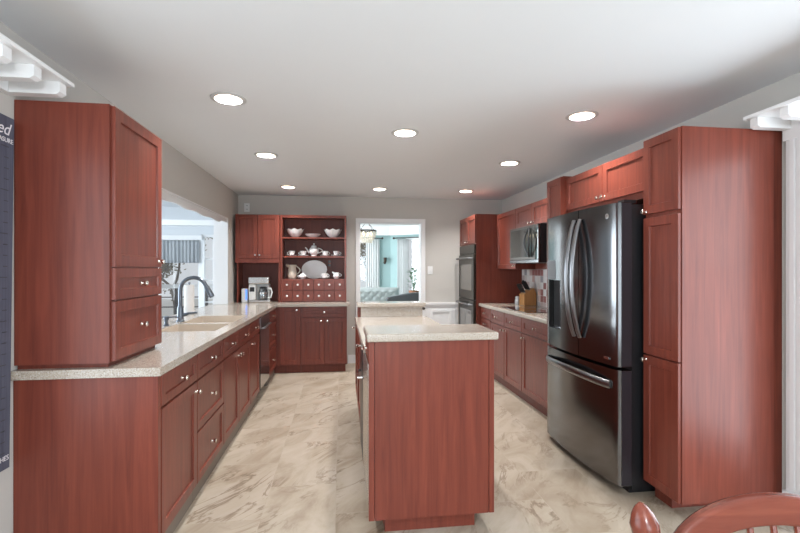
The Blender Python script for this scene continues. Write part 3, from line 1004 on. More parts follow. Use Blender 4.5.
CUPS = [(-0.68, 'leftmost', -1), (-0.522, 'just left of the teapot', -1), (-0.222, 'just right of the teapot', 1), (-0.065, 'rightmost', 1)]
for x, w, s in CUPS:
    t = ('white teacup, %s on the middle hutch shelf' % w) if 'most' in w else ('white teacup %s on the middle hutch shelf' % w)
    saucer(t.replace('white teacup', 'white saucer under the cup'), x, SH[1], 'saucers on the middle hutch shelf')
    cup(t, x, SH[1] + 0.008, s, 'teacups on the middle hutch shelf')

tx, tz = -0.377, SH[1]
tp = thing('teapot', 'tall white china teapot with a lid in the middle of the middle shelf', 'teapot', (tx, YS, tz))
MB().lathe([(0, 0), (0.036, 0), (0.04, 0.006), (0.034, 0.014), (0.05, 0.035), (0.07, 0.07), (0.068, 0.1), (0.048, 0.125), (0.036, 0.135), (0.036, 0.138), (0, 0.138)], (tx, YS, tz)).build('body', M['china'], tp)
ld = MB().lathe([(0.04, 0.138), (0.041, 0.143), (0.03, 0.152), (0.014, 0.160), (0.006, 0.165), (0.012, 0.174), (0.011, 0.183), (0, 0.187)], (tx, YS, tz)).build('lid', M['china'], tp)
MB().tube([(tx - 0.06, YS, tz + 0.055), (tx - 0.085, YS, tz + 0.075), (tx - 0.098, YS, tz + 0.105), (tx - 0.12, YS, tz + 0.128)], [0.018, 0.013, 0.009, 0.008], 10).build('spout', M['china'], tp)
MB().tube(handle_pts(tx + 0.055, YS, tz + 0.045, 0.062, 0.075, 1, 11), 0.007, 8).build('handle', M['china'], tp)

# lower shelf
px_, pz_ = -0.675, SH[2]
pi = thing('pitcher', 'cream stoneware pitcher at the left of the lower hutch shelf', 'pitcher', (px_, YS, pz_))
MB().lathe([(0, 0), (0.052, 0), (0.06, 0.015), (0.066, 0.06), (0.058, 0.12), (0.05, 0.155), (0.06, 0.195), (0.057, 0.195), (0.046, 0.156), (0.053, 0.12), (0.06, 0.06), (0, 0.012)], (px_, YS, pz_)).build('body', M['cream'], pi)
MB().tube([(px_ - 0.045, YS, pz_ + 0.172), (px_ - 0.066, YS, pz_ + 0.185), (px_ - 0.082, YS, pz_ + 0.199)], [0.022, 0.02, 0.012], 8).build('lip', M['cream'], pi)
MB().tube(handle_pts(px_ + 0.052, YS, pz_ + 0.055, 0.055, 0.125, 1, 11), 0.008, 8).build('handle', M['cream'], pi)

def platter():
    mb = MB(); n = 40; W2, H2 = 0.178, 0.134; cx_, cz_ = -0.375, SH[2] + 0.134
    vs = []; rings = []
    for s, w in ((0, 0.006), (0.62, 0.006), (0.70, 0.010), (0.97, 0.022), (1.0, 0.020), (0.72, 0.0), (0.6, -0.004), (0, -0.004)):
        if s == 0: rings.append([len(vs)]); pts = [(0, 0)]
        else:
            rings.append(list(range(len(vs), len(vs) + n)))
            pts = [(W2 * s * math.cos(2 * PI * k / n), H2 * s * math.sin(2 * PI * k / n) * (1 + 0.0)) for k in range(n)]
        for u, v in pts:
            tilt = 0.22
            vs.append((cx_ + u, 6.480 - (w) * math.cos(tilt) + (v) * math.sin(tilt) + 0.0, cz_ + v * math.cos(tilt) + w * 0.2))
    zmin = min(v[2] for v in vs)
    vs = [(a, b, c - zmin + SH[2]) for a, b, c in vs]
    fs = []
    for a, b in zip(rings, rings[1:]):
        for k in range(n):
            j = (k + 1) % n
            if len(a) == 1: fs.append((a[0], b[k], b[j]))
            elif len(b) == 1: fs.append((a[k], a[j], b[0]))
            else: fs.append((a[k], a[j], b[j], b[k]))
    return mb.add(vs, fs, True)


tag(platter().build('platter', M['china']), 'large oval white platter leaning upright at the back of the lower hutch shelf', 'platter')
YS = 6.345
sx0 = -0.525
sg = thing('sugar_bowl', 'white lidded sugar bowl between the cream pitcher and the oval platter', 'sugar bowl', (sx0, YS, SH[2]))
MB().lathe([(0, 0), (0.03, 0), (0.034, 0.006), (0.052, 0.03), (0.05, 0.05), (0.036, 0.062), (0, 0.062)], (sx0, YS, SH[2])).build('body', M['china'], sg)
MB().lathe([(0.036, 0.062), (0.03, 0.07), (0.012, 0.076), (0.006, 0.08), (0.01, 0.088), (0, 0.092)], (sx0, YS, SH[2])).build('lid', M['china'], sg)
MB().tube(handle_pts(sx0 - 0.046, YS, SH[2] + 0.022, 0.026, 0.03, -1), 0.0045, 6).build('handle', M['china'], sg)
saucer('white saucer in front of the oval platter on the lower shelf', -0.228, SH[2], None)
cup('wide white teacup on a saucer in front of the oval platter', -0.228, SH[2] + 0.008, 1, None)
qx = -0.065
cr_ = thing('creamer', 'small white cream jug at the right end of the lower hutch shelf', 'creamer', (qx, YS, SH[2]))
MB().lathe([(0, 0), (0.028, 0), (0.03, 0.006), (0.046, 0.03), (0.044, 0.052), (0.032, 0.072), (0.038, 0.09), (0.035, 0.09), (0.028, 0.072), (0.038, 0.05), (0, 0.014)], (qx, YS, SH[2])).build('body', M['china'], cr_)
MB().tube([(qx - 0.03, YS, SH[2] + 0.074), (qx - 0.043, YS, SH[2] + 0.083), (qx - 0.055, YS, SH[2] + 0.093)], [0.015, 0.012, 0.006], 8).build('lip', M['china'], cr_)
MB().tube(handle_pts(qx + 0.036, YS, SH[2] + 0.026, 0.036, 0.05, 1), 0.005, 6).build('handle', M['china'], cr_)
YS = 6.40
# outlet on hutch back
ou = thing('power_outlet', 'dark brown power outlet on the hutch back right of the oval platter', 'outlet', (-0.165, YF - 0.015, 1.45))
box(-0.20, -0.13, YF - 0.021, YF - 0.0145, 1.395, 1.505).build('cover_plate', M['cherry_dark'], ou, 0.003)
for z in (1.425, 1.475):
    box(-0.183, -0.147, YF - 0.024, YF - 0.0212, z - 0.015, z + 0.015).build('socket', M['black'], ou)

# ------------------------------------------------------------------ coffee corner
kx, ky = -1.075, 6.30
cf = thing('coffee_maker', 'white and steel drip coffee maker in the niche beside the hutch', 'coffee maker', (kx, ky, CT))
mb = MB(); mb.box(kx - 0.15, kx + 0.13, ky - 0.10, ky + 0.13, CT, CT + 0.035)
mb.build('base', M['steel'], cf, 0.008)
box(kx - 0.145, kx + 0.10, ky + 0.02, ky + 0.125, CT + 0.036, CT + 0.25).build('tank', M['plastic'], cf, 0.01)
box(kx - 0.15, kx - 0.06, ky - 0.095, ky + 0.019, CT + 0.036, CT + 0.249).build('control_column', M['plastic'], cf, 0.008)
box(kx - 0.155, kx + 0.115, ky - 0.105, ky + 0.13, CT + 0.251, CT + 0.345).build('brew_head', M['steel'], cf, 0.012)
box(kx - 0.135, kx - 0.075, ky - 0.1, ky - 0.0955, CT + 0.15, CT + 0.21).build('display', M['black'], cf)
jx, jy = kx + 0.03, ky - 0.035
ja = MB().lathe([(0, 0), (0.052, 0), (0.064, 0.02), (0.066, 0.09), (0.052, 0.135), (0.048, 0.15), (0.046, 0.15), (0.05, 0.13), (0.063, 0.09), (0.06, 0.022), (0, 0.006)], (jx, jy, CT + 0.036)).build('carafe', M['jug'], cf)
MB().lathe([(0, 0.152), (0.05, 0.152), (0.05, 0.168), (0.03, 0.178), (0, 0.178)], (jx, jy, CT + 0.036)).build('carafe_lid', M['black'], ja)
MB().tube([(jx + 0.048, jy, CT + 0.19), (jx + 0.10, jy - 0.01, CT + 0.19), (jx + 0.115, jy - 0.01, CT + 0.14), (jx + 0.10, jy - 0.01, CT + 0.07), (jx + 0.066, jy, CT + 0.06)], 0.011, 8).build('carafe_handle', M['plastic'], ja)
MB().lathe([(0.0665, 0.085), (0.068, 0.085), (0.068, 0.10), (0.0665, 0.10), (0.0665, 0.085)], (jx, jy, CT + 0.036)).build('carafe_band', M['steel'], ja)
bx_ = thing('water_flosser_box', 'small white box with a glowing blue front left of the coffee maker', 'box', (-1.285, 6.28, CT))
bx_.name = 'charging_box'
box(-1.325, -1.245, 6.24, 6.32, CT, CT + 0.19).build('housing', M['plastic'], bx_, 0.006)
box(-1.272, -1.250, 6.236, 6.2395, CT + 0.04, CT + 0.175).build('blue_panel', M['blueled'], bx_)
tag(MB().tube([(-1.325, 6.31, CT + 0.006), (-1.345, 6.33, CT + 0.006), (-1.355, 6.42, CT + 0.006), (-1.35, 6.51, CT + 0.006), (-1.345, 6.515, CT + 0.05), (-1.345, 6.515, CT + 0.09)], 0.004, 6).build('extension_cord', M['black']),
    'thin black cord behind the small box with the blue front', 'cord')

# ------------------------------------------------------------------ right wall
RFc = 1.86     # carcass face of the right base units


def base_right(label, y0, y1):
    r = thing('base_cabinet', label, 'cabinet', (2.13, (y0 + y1) / 2, 0), 'cherry base cabinets under the cooktop worktop')
    carcass(r, RFc, XR - 0.002, y0 + 0.001, y1 - 0.001, 0.1, CB - 0.001)
    box(RFc + 0.03, XR - 0.002, y0 + 0.001, y1 - 0.001, 0, 0.0995).build('toe_kick', M['cherry_dark'], r)
    return r


r1 = base_right('base cabinet of four small drawers next to the wall oven', 5.37, 5.765)
for z0, z1 in ((0.735, 0.868), (0.595, 0.728), (0.36, 0.588), (0.105, 0.353)):
    front('drawer', r1, 'mx', RFc, 5.374, 5.76, z0, z1, [(5.57, (z0 + z1) / 2)], st=0.04)
r2 = base_right('base cabinet under the far half of the cooktop, knob at its near edge', 4.90, 5.37)
front('drawer', r2, 'mx', RFc, 4.904, 5.367, 0.715, 0.868, [(5.135, 0.79)], st=0.045)
front('door', r2, 'mx', RFc, 4.904, 5.367, 0.105, 0.708, [(4.945, 0.665)])
r3 = base_right('base cabinet under the near half of the cooktop, knob at its far edge', 4.40, 4.90)
front('drawer', r3, 'mx', RFc, 4.404, 4.896, 0.715, 0.868, [(4.65, 0.79)], st=0.045)
front('door', r3, 'mx', RFc, 4.404, 4.896, 0.105, 0.708, [(4.855, 0.665)])
r4 = base_right('base cabinet right beside the black refrigerator, drawer over one door', 3.735, 4.40)
front('drawer', r4, 'mx', RFc, 3.74, 4.396, 0.715, 0.868, [(4.07, 0.79)], st=0.045)
front('door', r4, 'mx', RFc, 3.74, 4.396, 0.105, 0.708, [(4.35, 0.665)])
wt = box(1.812, XR - 0.002, 3.735, 5.766, CB, CT).build('worktop', M['stone'], None, 0.006, 3)
tag(wt, 'speckled beige worktop holding the cooktop, between the wall oven and refrigerator', 'countertop')
bs = box(XR - 0.010, XR - 0.001, 3.735, 5.766, CT + 0.001, 1.36)
o = bs.build('backsplash', M['tile']); o['kind'] = 'structure'
o.name = 'trim_8'
# cooktop
ck = thing('cooktop', 'flush black glass cooktop set in the right-hand worktop', 'cooktop', (2.1, 4.75, CT))
box(1.875, 2.225, 4.36, 5.12, CT, CT + 0.006).build('glass_top', M['bglass'], ck, 0.002)
for x, y, r in ((1.965, 4.55, 0.07), (1.965, 4.93, 0.085), (2.14, 4.55, 0.08), (2.14, 4.93, 0.07)):
    MB().lathe([(r, 0.0062), (r, 0.0066), (r - 0.004, 0.0066), (r - 0.004, 0.0062), (r, 0.0062)], (x, y, CT), seg=32).build('burner_ring', M['handle'], ck)

# wall oven tower
OX = 1.785    # carcass face; fronts reach 1.765
ov = thing('oven_cabinet', 'tall cherry cabinet around the double wall oven at the end of the right wall', 'cabinet', (2.1, 6.15, 0))
oy0, oy1 = 5.768, YF - 0.004
oc = MB()
oc.box(OX, XR - 0.002, oy0, oy0 + 0.022, 0.1, 2.10); oc.box(OX, XR - 0.002, oy1 - 0.022, oy1, 0.1, 2.10)
oc.box(OX, XR - 0.002, oy0 + 0.022, oy1 - 0.022, 1.70, 2.10); oc.box(OX, XR - 0.002, oy0 + 0.022, oy1 - 0.022, 0.1, 0.33)
oc.box(XR - 0.02, XR - 0.002, oy0 + 0.022, oy1 - 0.022, 0.33, 1.70)
oc.build('carcass', M['cherry'], ov)
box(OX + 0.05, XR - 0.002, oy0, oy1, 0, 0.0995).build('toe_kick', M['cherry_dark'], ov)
ym = (oy0 + oy1) / 2
front('door', ov, 'mx', OX, oy0 + 0.003, ym - 0.001, 1.708, 2.097, [(ym - 0.03, 1.745)])
front('door', ov, 'mx', OX, ym + 0.001, oy1 - 0.003, 1.708, 2.097, [(ym + 0.03, 1.745)])
front('drawer', ov, 'mx', OX, oy0 + 0.003, oy1 - 0.003, 0.108, 0.325, [(ym, 0.22)])
wo = thing('wall_oven', 'dark double wall oven built into the tall cherry cabinet', 'oven', (2.0, ym, 0.33))
ya, yb_ = oy0 + 0.026, oy1 - 0.026
box(OX + 0.002, 2.35, ya, yb_, 0.332, 1.696).build('body', M['black'], wo)
box(1.758, OX, ya - 0.004, yb_ + 0.004, 1.58, 1.698).build('control_panel', M['ovenfront'], wo, 0.003)
for z0, z1 in ((0.955, 1.572), (0.335, 0.945)):
    d = box(1.748, OX, ya - 0.004, yb_ + 0.004, z0, z1).build('oven_door', M['ovenfront'], wo, 0.004)
    box(1.7455, 1.7478, ya + 0.075, yb_ - 0.075, z0 + 0.12, z1 - 0.14).build('window', M['ovenglass'], d)
    MB().tube([(1.748, ya + 0.03, z1 - 0.06), (1.70, ya + 0.035, z1 - 0.055), (1.70, yb_ - 0.035, z1 - 0.055), (1.748, yb_ - 0.03, z1 - 0.06)], 0.012, 10).build('handle', M['handle'], d)

# wall cabinets over the worktop
UF = 2.083


def upper_right(label, y0, y1, z0, doors):
    r = thing('wall_cabinet', label, 'cabinet', (2.24, (y0 + y1) / 2, z0), 'cherry wall cabinets over the cooktop worktop')
    carcass(r, UF, XR - 0.002, y0 + 0.001, y1 - 0.001, z0, 2.09)
    for a, b, k in doors:
        front('door', r, 'mx', UF, a, b, z0 + 0.004, 2.087, [k])
    return r


upper_right('tall single-door wall cabinet against the wall oven tower', 5.11, 5.766, 1.364, [(5.114, 5.76, (5.155, 1.405))])
upper_right('short two-door wall cabinet directly above the microwave', 4.20, 5.11, 1.838, [(4.204, 4.654, (4.615, 1.875)), (4.657, 5.107, (4.70, 1.875))])
upper_right('wall cabinet between the microwave and the refrigerator surround', 3.735, 4.20, 1.364, [(3.739, 4.196, (4.15, 1.405))])
# microwave
mw = thing('microwave', 'steel and black over-the-range microwave above the cooktop', 'microwave', (2.2, 4.69, 1.43))
my0, my1, mz0, mz1 = 4.325, 5.095, 1.432, 1.832
box(2.01, XR - 0.012, my0, my1, mz0, mz1).build('body', M['black'], mw)
box(1.985, 2.009, my0 + 0.075, my1 - 0.002, mz0 + 0.035, mz1 - 0.002).build('door', M['ovenfront'], mw, 0.004)
box(1.9825, 1.9848, my0 + 0.10, my1 - 0.03, mz0 + 0.065, mz1 - 0.03).build('door_window', M['mwglass'], mw)
box(1.985, 2.009, my0 + 0.002, my0 + 0.073, mz0 + 0.035, mz1 - 0.002).build('control_panel', M['bglass'], mw, 0.003)
box(1.985, 2.009, my0 + 0.002, my1 - 0.002, mz0 + 0.001, mz0 + 0.033).build('bottom_strip', M['bsteel'], mw, 0.002)
for s in (1, -1):
    hp = [(1.982 - 0.012 - 0.03 * math.sin(PI * k / 12), my0 + 0.19 + s * 0.055 * math.sin(PI * k / 12), mz0 + 0.06 + (mz1 - mz0 - 0.09) * k / 12) for k in range(13)]
    MB().tube(hp, 0.010, 8).build('handle', M['black'], mw)
# dark strip on the wall under the microwave
tag(box(2.30, XR - 0.011, 4.32, 5.10, 1.365, 1.431).build('dark_strip', M['cherry_dark']), 'dark cherry strip under the back of the microwave', 'rail')

# knife block
kb = thing('knife_block', 'slanted light beech knife block on the right-hand worktop', 'knife block', (2.33, 5.36, CT))
KX, KY = 2.335, 5.36
poly = [(-0.095, 0), (0.065, 0), (0.07, 0.14), (0.035, 0.215), (-0.095, 0.135)]
fnk = lambda p, q, a: (KX + p, KY + a, CT + q)
# slanted face looks toward the room (-X) : sloped top runs from low front to high back
MB().prism(poly, fnk, -0.075, 0.075).build('block', M['block'], kb, 0.004)
kd = Vector((-0.52, 0, 0.86)).normalized()
dirv = Vector((0.135, 0, 0.08)).normalized()   # along the sloped face
nrm = Vector((-0.08, 0, 0.135)).normalized()
ki = 0
KN = [(-0.30, -0.045, 0.135, 'large'), (-0.30, 0.045, 0.125, 'large'), (0.2, -0.046, 0.13, 'small'), (0.2, 0.0, 0.14, 'small'), (0.2, 0.046, 0.12, 'small'), (-0.30, 0.0, 0.13, 'large')]
names = ['front-left large knife handle in the beech block', 'front-right large knife handle in the beech block', 'near knife handle in the higher row of the beech block',
         'middle knife handle in the higher row of the beech block', 'far knife handle in the higher row of the beech block', 'middle large knife handle in the lower row of the beech block']
mid = Vector((KX - 0.0325, KY, CT + 0.175))
names = ['black knife handle nearest the fridge in the lower row of the block', 'black knife handle nearest the oven in the lower row of the block',
         'black knife handle nearest the fridge in the upper row of the block', 'black knife handle in the middle of the upper row of the block',
         'black knife handle nearest the oven in the upper row of the block', 'black knife handle in the middle of the lower row of the block']
for (u, yy, ln, _), nm in zip(KN, names):
    p0 = mid + dirv * (u * 0.14) + Vector((0, yy, 0)) + nrm * 0.001
    k_ = thing('knife', nm, 'knife', p0, 'black-handled knives in the block')
    MB().tube([p0, p0 + nrm * 0.012], 0.011, 8, (0.5, 1, (0, 1, 0))).build('bolster', M['steel'], k_)
    MB().tube([p0 + nrm * 0.012, p0 + nrm * 0.05, p0 + nrm * (ln * 0.8), p0 + nrm * ln], [0.0125, 0.0145, 0.016, 0.011], 8, (0.6, 1, (0, 1, 0))).build('handle', M['black'], k_)
# little white salt pot
sa = thing('salt_shaker', 'small white shaker on the worktop between knife block and oven tower', 'shaker', (2.30, 5.64, CT))
MB().lathe([(0, 0), (0.03, 0), (0.034, 0.01), (0.03, 0.05), (0.024, 0.062), (0, 0.062)], (2.30, 5.64, CT), seg=16).build('body', M['china'], sa)
MB().lathe([(0.024, 0.0625), (0.028, 0.066), (0.028, 0.08), (0.02, 0.095), (0, 0.098)], (2.30, 5.64, CT), seg=16).build('cap', M['china'], sa)

# ------------------------------------------------------------------ refrigerator and its surround
PF = 1.81
pa = thing('pantry_cabinet', 'tall narrow cherry pantry nearest on the right, broad side panel facing the room', 'cabinet', (2.1, 2.32, 0))
box(PF, XR - 0.06, 2.18, 2.467, 0.1, 2.13).build('carcass', M['cherry'], pa)
box(XR - 0.0595, XR - 0.001, 2.186, 2.467, 0.1, 2.13).build('scribe_strip', M['cherry_dark'], pa)
front('door', pa, 'mx', PF, 2.184, 2.465, 1.685, 2.127, [(2.44, 1.70)], st=0.05)
front('door', pa, 'mx', PF, 2.184, 2.465, 0.862, 1.665, [], st=0.05)
front('door', pa, 'mx', PF, 2.184, 2.465, 0.105, 0.856, [(2.44, 0.83)], st=0.05)
box(PF + 0.06, XR - 0.06, 2.33, 2.467, 0, 0.0995).build('toe_kick', M['cherry'], pa)
# over-fridge cabinet
of = thing('bridge_cabinet', 'two-door cherry cabinet bridging over the black refrigerator', 'cabinet', (2.1, 2.97, 1.80))
box(1.85, XR - 0.002, 2.469, 3.473, 1.80, 2.108).build('carcass', M['cherry'], of)
front('door', of, 'mx', 1.85, 2.475, 2.952, 1.84, 2.105, [(2.925, 1.872)], st=0.05)
front('door', of, 'mx', 1.85, 2.955, 3.470, 1.84, 2.105, [(2.985, 1.872)], st=0.05)
nc = thing('narrow_cabinet', 'slim tall cherry cabinet on the far side of the refrigerator', 'cabinet', (2.1, 3.6, 0))
box(PF, XR - 0.002, 3.475, 3.733, 0.1, 2.128).build('carcass', M['cherry'], nc)
front('door', nc, 'mx', PF, 3.479, 3.730, 1.40, 2.125, [], st=0.05)
front('door', nc, 'mx', PF, 3.479, 3.730, 0.105, 1.395, [], st=0.05)
box(PF + 0.05, XR - 0.002, 3.475, 3.733, 0, 0.0995).build('toe_kick', M['cherry_dark'], nc)

rf = thing('refrigerator', 'black stainless french-door refrigerator with a water dispenser and bottom freezer', 'refrigerator', (2.0, 2.97, 0))
ry0, ry1 = 2.495, 3.455
box(1.742, XR - 0.02, ry0 + 0.005, ry1 - 0.005, 0.03, 1.755).build('body', M['black'], rf)
box(1.74, XR - 0.1, ry0 + 0.03, ry1 - 0.03, 0.0, 0.029).build('base', M['black'], rf)
ymid, hw = (ry0 + ry1) / 2, (ry1 - ry0) / 2


def bow(y):
    t = abs((y - ymid) / hw)
    return 1.648 - 0.035 * (1 - t ** 2) + 0.022 * t ** 22


def curved_door(y0, y1, z0, z1, cut=None, n=14):
    """door slab with the bowed front; cut=(ya,yb,za,zb) leaves a recess"""
    mb = MB()
    ys = sorted(set([y0 + (y1 - y0) * i / n for i in range(n + 1)] + [y for k in range(1, 9) for y in (ry0 + 0.006 * k, ry1 - 0.006 * k) if y0 < y < y1]))
    zs = [z0, z1]
    if cut:
        ys = sorted(set(ys) | {cut[0], cut[1]}); zs = [z0, cut[2], cut[3], z1]
    fr0 = bow
    back = 1.735
    for a, b in zip(ys, ys[1:]):
        for c, d in zip(zs, zs[1:]):
            rec = cut and cut[0] <= (a + b) / 2 <= cut[1] and cut[2] <= (c + d) / 2 <= cut[3]
            o_ = 0.05 if rec else 0
            mb.add([(fr0(a) + o_, a, c), (fr0(b) + o_, b, c), (fr0(b) + o_, b, d), (fr0(a) + o_, a, d)], [(0, 1, 2, 3)], True)
            if rec:
                if a == cut[0]: mb.add([(fr0(a), a, c), (fr0(a) + o_, a, c), (fr0(a) + o_, a, d), (fr0(a), a, d)], [(0, 1, 2, 3)])
                if b == cut[1]: mb.add([(fr0(b), b, c), (fr0(b) + o_, b, c), (fr0(b) + o_, b, d), (fr0(b), b, d)], [(0, 1, 2, 3)])
                mb.add([(fr0(a), a, c), (fr0(b), b, c), (fr0(b) + o_, b, c), (fr0(a) + o_, a, c)], [(0, 1, 2, 3)])
                mb.add([(fr0(a), a, d), (fr0(b), b, d), (fr0(b) + o_, b, d), (fr0(a) + o_, a, d)], [(0, 1, 2, 3)])
        for z in (z0, z1):
            mb.add([(fr0(a), a, z), (fr0(b), b, z), (back, b, z), (back, a, z)], [(0, 1, 2, 3)])
        mb.add([(back, a, z0), (back, b, z0), (back, b, z1), (back, a, z1)], [(0, 1, 2, 3)])
    for y in (y0, y1):
        mb.add([(fr0(y), y, z0), (back, y, z0), (back, y, z1), (fr0(y), y, z1)], [(0, 1, 2, 3)])
    return mb


ysm = 2.885
DC = (3.14, 3.37, 0.91, 1.28)
dn = curved_door(ry0, ysm - 0.003, 0.772, 1.765).build('door', M['bsteel'], rf, weld=True); dn['label'] = 'black stainless near door'
df = curved_door(ysm + 0.003, ry1, 0.772, 1.765, DC).build('door', M['bsteel'], rf, weld=True)
dz = curved_door(ry0, ry1, 0.055, 0.752).build('freezer_drawer', M['bsteel'], rf, weld=True)
# dark plum edges of the doors on the near side
for z0, z1, p in ((0.775, 1.762, dn), (0.06, 0.748, dz)):
    box(1.672, 1.736, ry0 - 0.0025, ry0 - 0.0005, z0, z1).build('edge_trim', M['bside'], p)
# dispenser
dd = box(bow(3.28) + 0.0485, bow(3.28) + 0.0555, DC[0] + 0.004, DC[1] - 0.004, DC[2] + 0.005, DC[3] - 0.005).build('dispenser_recess', M['black'], df)
box(bow(3.28) + 0.006, bow(3.28) + 0.05, DC[0] + 0.003, DC[1] - 0.003, DC[2] + 0.002, DC[2] + 0.02).build('drip_tray', M['handle'], dd)
box(bow(3.28) + 0.012, bow(3.28) + 0.04, 3.265, 3.295, DC[3] - 0.075, DC[3] - 0.003).build('nozzle', M['steel'], dd)
box(bow(3.28) - 0.004, bow(3.28) - 0.0005, DC[0], DC[1], DC[3] + 0.005, DC[3] + 0.15).build('dispenser_controls', M['handle'], df, 0.002)
# bowed door handles
for y, p in ((ysm + 0.036, df), (ysm - 0.036, dn)):
    hp = [(bow(y) - 0.012 - 0.062 * math.sin(PI * k / 18) ** 0.8, y, 0.90 + 0.80 * k / 18) for k in range(19)]
    MB().tube(hp, [0.014 + 0.006 * math.sin(PI * k / 18) for k in range(19)], 12, (0.75, 1.25, (1, 0, 0))).build('handle', M['handle'], p)
hp = []
for k in range(25):
    t = k / 24; y = ry0 + 0.06 + (ry1 - ry0 - 0.12) * t
    hp.append((bow(y) - 0.006 - 0.045 * math.sin(PI * t) ** 0.6, y, 0.655 + 0.02 * math.sin(PI * t)))
MB().tube(hp, 0.017, 10, (1.5, 0.6, (0, 0, 1))).build('handle', M['handle'], dz)
MB().lathe([(0, 0), (0.017, 0), (0.017, 0.002), (0, 0.003)], (bow(2.585) - 0.001, 2.585, 1.69), (-1, -0.12, 0), 20).build('emblem', M['chrome'], dn)
box(bow(2.60) - 0.002, bow(2.60) - 0.0005 + 0.002, 2.565, 2.635, 0.805, 0.820).build('badge', M['chrome'], dn)
for y in (ry0 + 0.05, ry1 - 0.05):
    box(1.70, 1.78, y - 0.03, y + 0.03, 1.7655, 1.785).build('hinge_cover', M['black'], rf)

# ------------------------------------------------------------------ island
isl = thing('island_cabinet', 'long cherry kitchen island with a plain end panel facing us', 'island', (0.47, 3.3, 0))
ix0, ix1 = 0.160, 0.775
iz = 0.995
mb = MB(); mb.box(ix0, ix1, 2.285, 2.60, 0.09, iz); mb.box(ix0, ix1, 2.60, 4.235, 0.09, CB - 0.001); mb.box(ix0, ix1, 4.235, 4.42, 0.09, 1.008)
mb.build('carcass', M['cherry_dark'], isl)
box(0.1685, 0.7665, 2.265, 2.2845, 0.088, iz).build('end_panel', M['cherry'], isl)
for a_, b_ in ((0.139, 0.1665), (0.7685, 0.796)):
    box(a_, b_, 2.262, 2.2845, 0.088, iz).build('corner_stile', M['cherry'], isl, 0.002)
box(0.776, 0.795, 2.285, 4.42, 0.088, CB - 0.001).build('side_panel', M['cherry'], isl)
box(0.225, 0.705, 2.315, 4.40, 0, 0.0895).build('toe_kick', M['cherry'], isl)
front('door', isl, 'mx', ix0, 3.26, 3.82, 0.20, 0.865, [(3.30, 0.80)])
front('door', isl, 'mx', ix0, 3.823, 4.40, 0.20, 0.865, [(4.36, 0.80)])
front('drawer', isl, 'mx', ix0, 2.32, 2.60, 0.88, 0.985, [(2.46, 0.93)], st=0.03)
# compactor built into the left flank
cp = thing('trash_compactor', 'slim steel-fronted compactor built into the left side of the island', 'appliance', (0.16, 2.75, 0.1))
box(0.139, ix0 - 0.001, 2.34, 2.86, 0.13, 0.78).build('front_panel', M['steel'], cp, 0.003)
box(0.138, ix0 - 0.001, 2.34, 2.86, 0.785, 0.868).build('control_strip', M['steel'], cp, 0.003)
box(0.139, ix0 - 0.001, 2.865, 3.24, 0.13, 0.868).build('side_panel', M['black'], cp, 0.003)
MB().tube([(0.139, 2.90, 0.66), (0.112, 2.91, 0.66), (0.112, 3.12, 0.66), (0.139, 3.13, 0.66)], 0.009, 8).build('handle', M['chrome'], cp)
low = box(0.130, 0.812, 2.601, 4.219, CB, CT).build('worktop', M['stone'], None, 0.005)
tag(low, 'lower beige speckled worktop in the middle of the island', 'countertop')
rs = box(0.128, 0.812, 2.235, 2.60, 0.9955, 1.036).build('worktop', M['stone'], None, 0.009, 3)
tag(rs, 'raised speckled slab on the near end of the island', 'countertop')
lg = box(0.150, 0.800, 4.185, 4.46, 1.0085, 1.043).build('worktop', M['stone'], None, 0.006, 3)
tag(lg, 'raised ledge slab across the far end of the island', 'countertop')
bk = box(0.185, 0.772, 4.2195, 4.2345, CT + 0.0005, 1.008).build('splash_board', M['stone'])
tag(bk, 'upright speckled splash board below the far ledge of the island', 'backsplash')

# ------------------------------------------------------------------ small wall things
def plate(name, label, cat, x, z, w=0.075, h=0.12, kind='switch'):
    r = thing(name, label, cat, (x, YF, z))
    box(x - w / 2, x + w / 2, YF - 0.007, YF - 0.0005, z - h / 2, z + h / 2).build('cover_plate', M['plastic'], r, 0.002)
    if kind == 'switch':
        box(x - 0.006, x + 0.006, YF - 0.018, YF - 0.0072, z - 0.012, z + 0.012).build('toggle', M['plastic'], r)
    else:
        for dz_ in (-0.026, 0.026):
            s = box(x - 0.017, x + 0.017, YF - 0.010, YF - 0.0072, z + dz_ - 0.018, z + dz_ + 0.018).build('socket', M['plastic'], r)
            for dx2 in (-0.007, 0.007):
                box(x + dx2 - 0.002, x + dx2 + 0.002, YF - 0.0108, YF - 0.0101, z + dz_ - 0.006, z + dz_ + 0.008).build('slot', M['black'], s)


plate('light_switch', 'white light switch on the wall right of the doorway', 'switch', 1.315, 1.35)
plate('power_outlet', 'white power outlet high on the far wall above the coffee cabinet', 'outlet', -1.315, 2.235, kind='outlet')
kp = thing('door_knob', 'small dark knob on the right casing of the doorway, at wainscot height', 'knob', (1.225, YF - 0.018, 0.80))
MB().lathe([(0, 0), (0.022, 0), (0.02, 0.006), (0.009, 0.01), (0.009, 0.03), (0.02, 0.036), (0.023, 0.05), (0.014, 0.06), (0, 0.061)], (1.205, YF - 0.0185, 0.79), (0, -1, 0), 16).build('grip', M['iron'], kp)


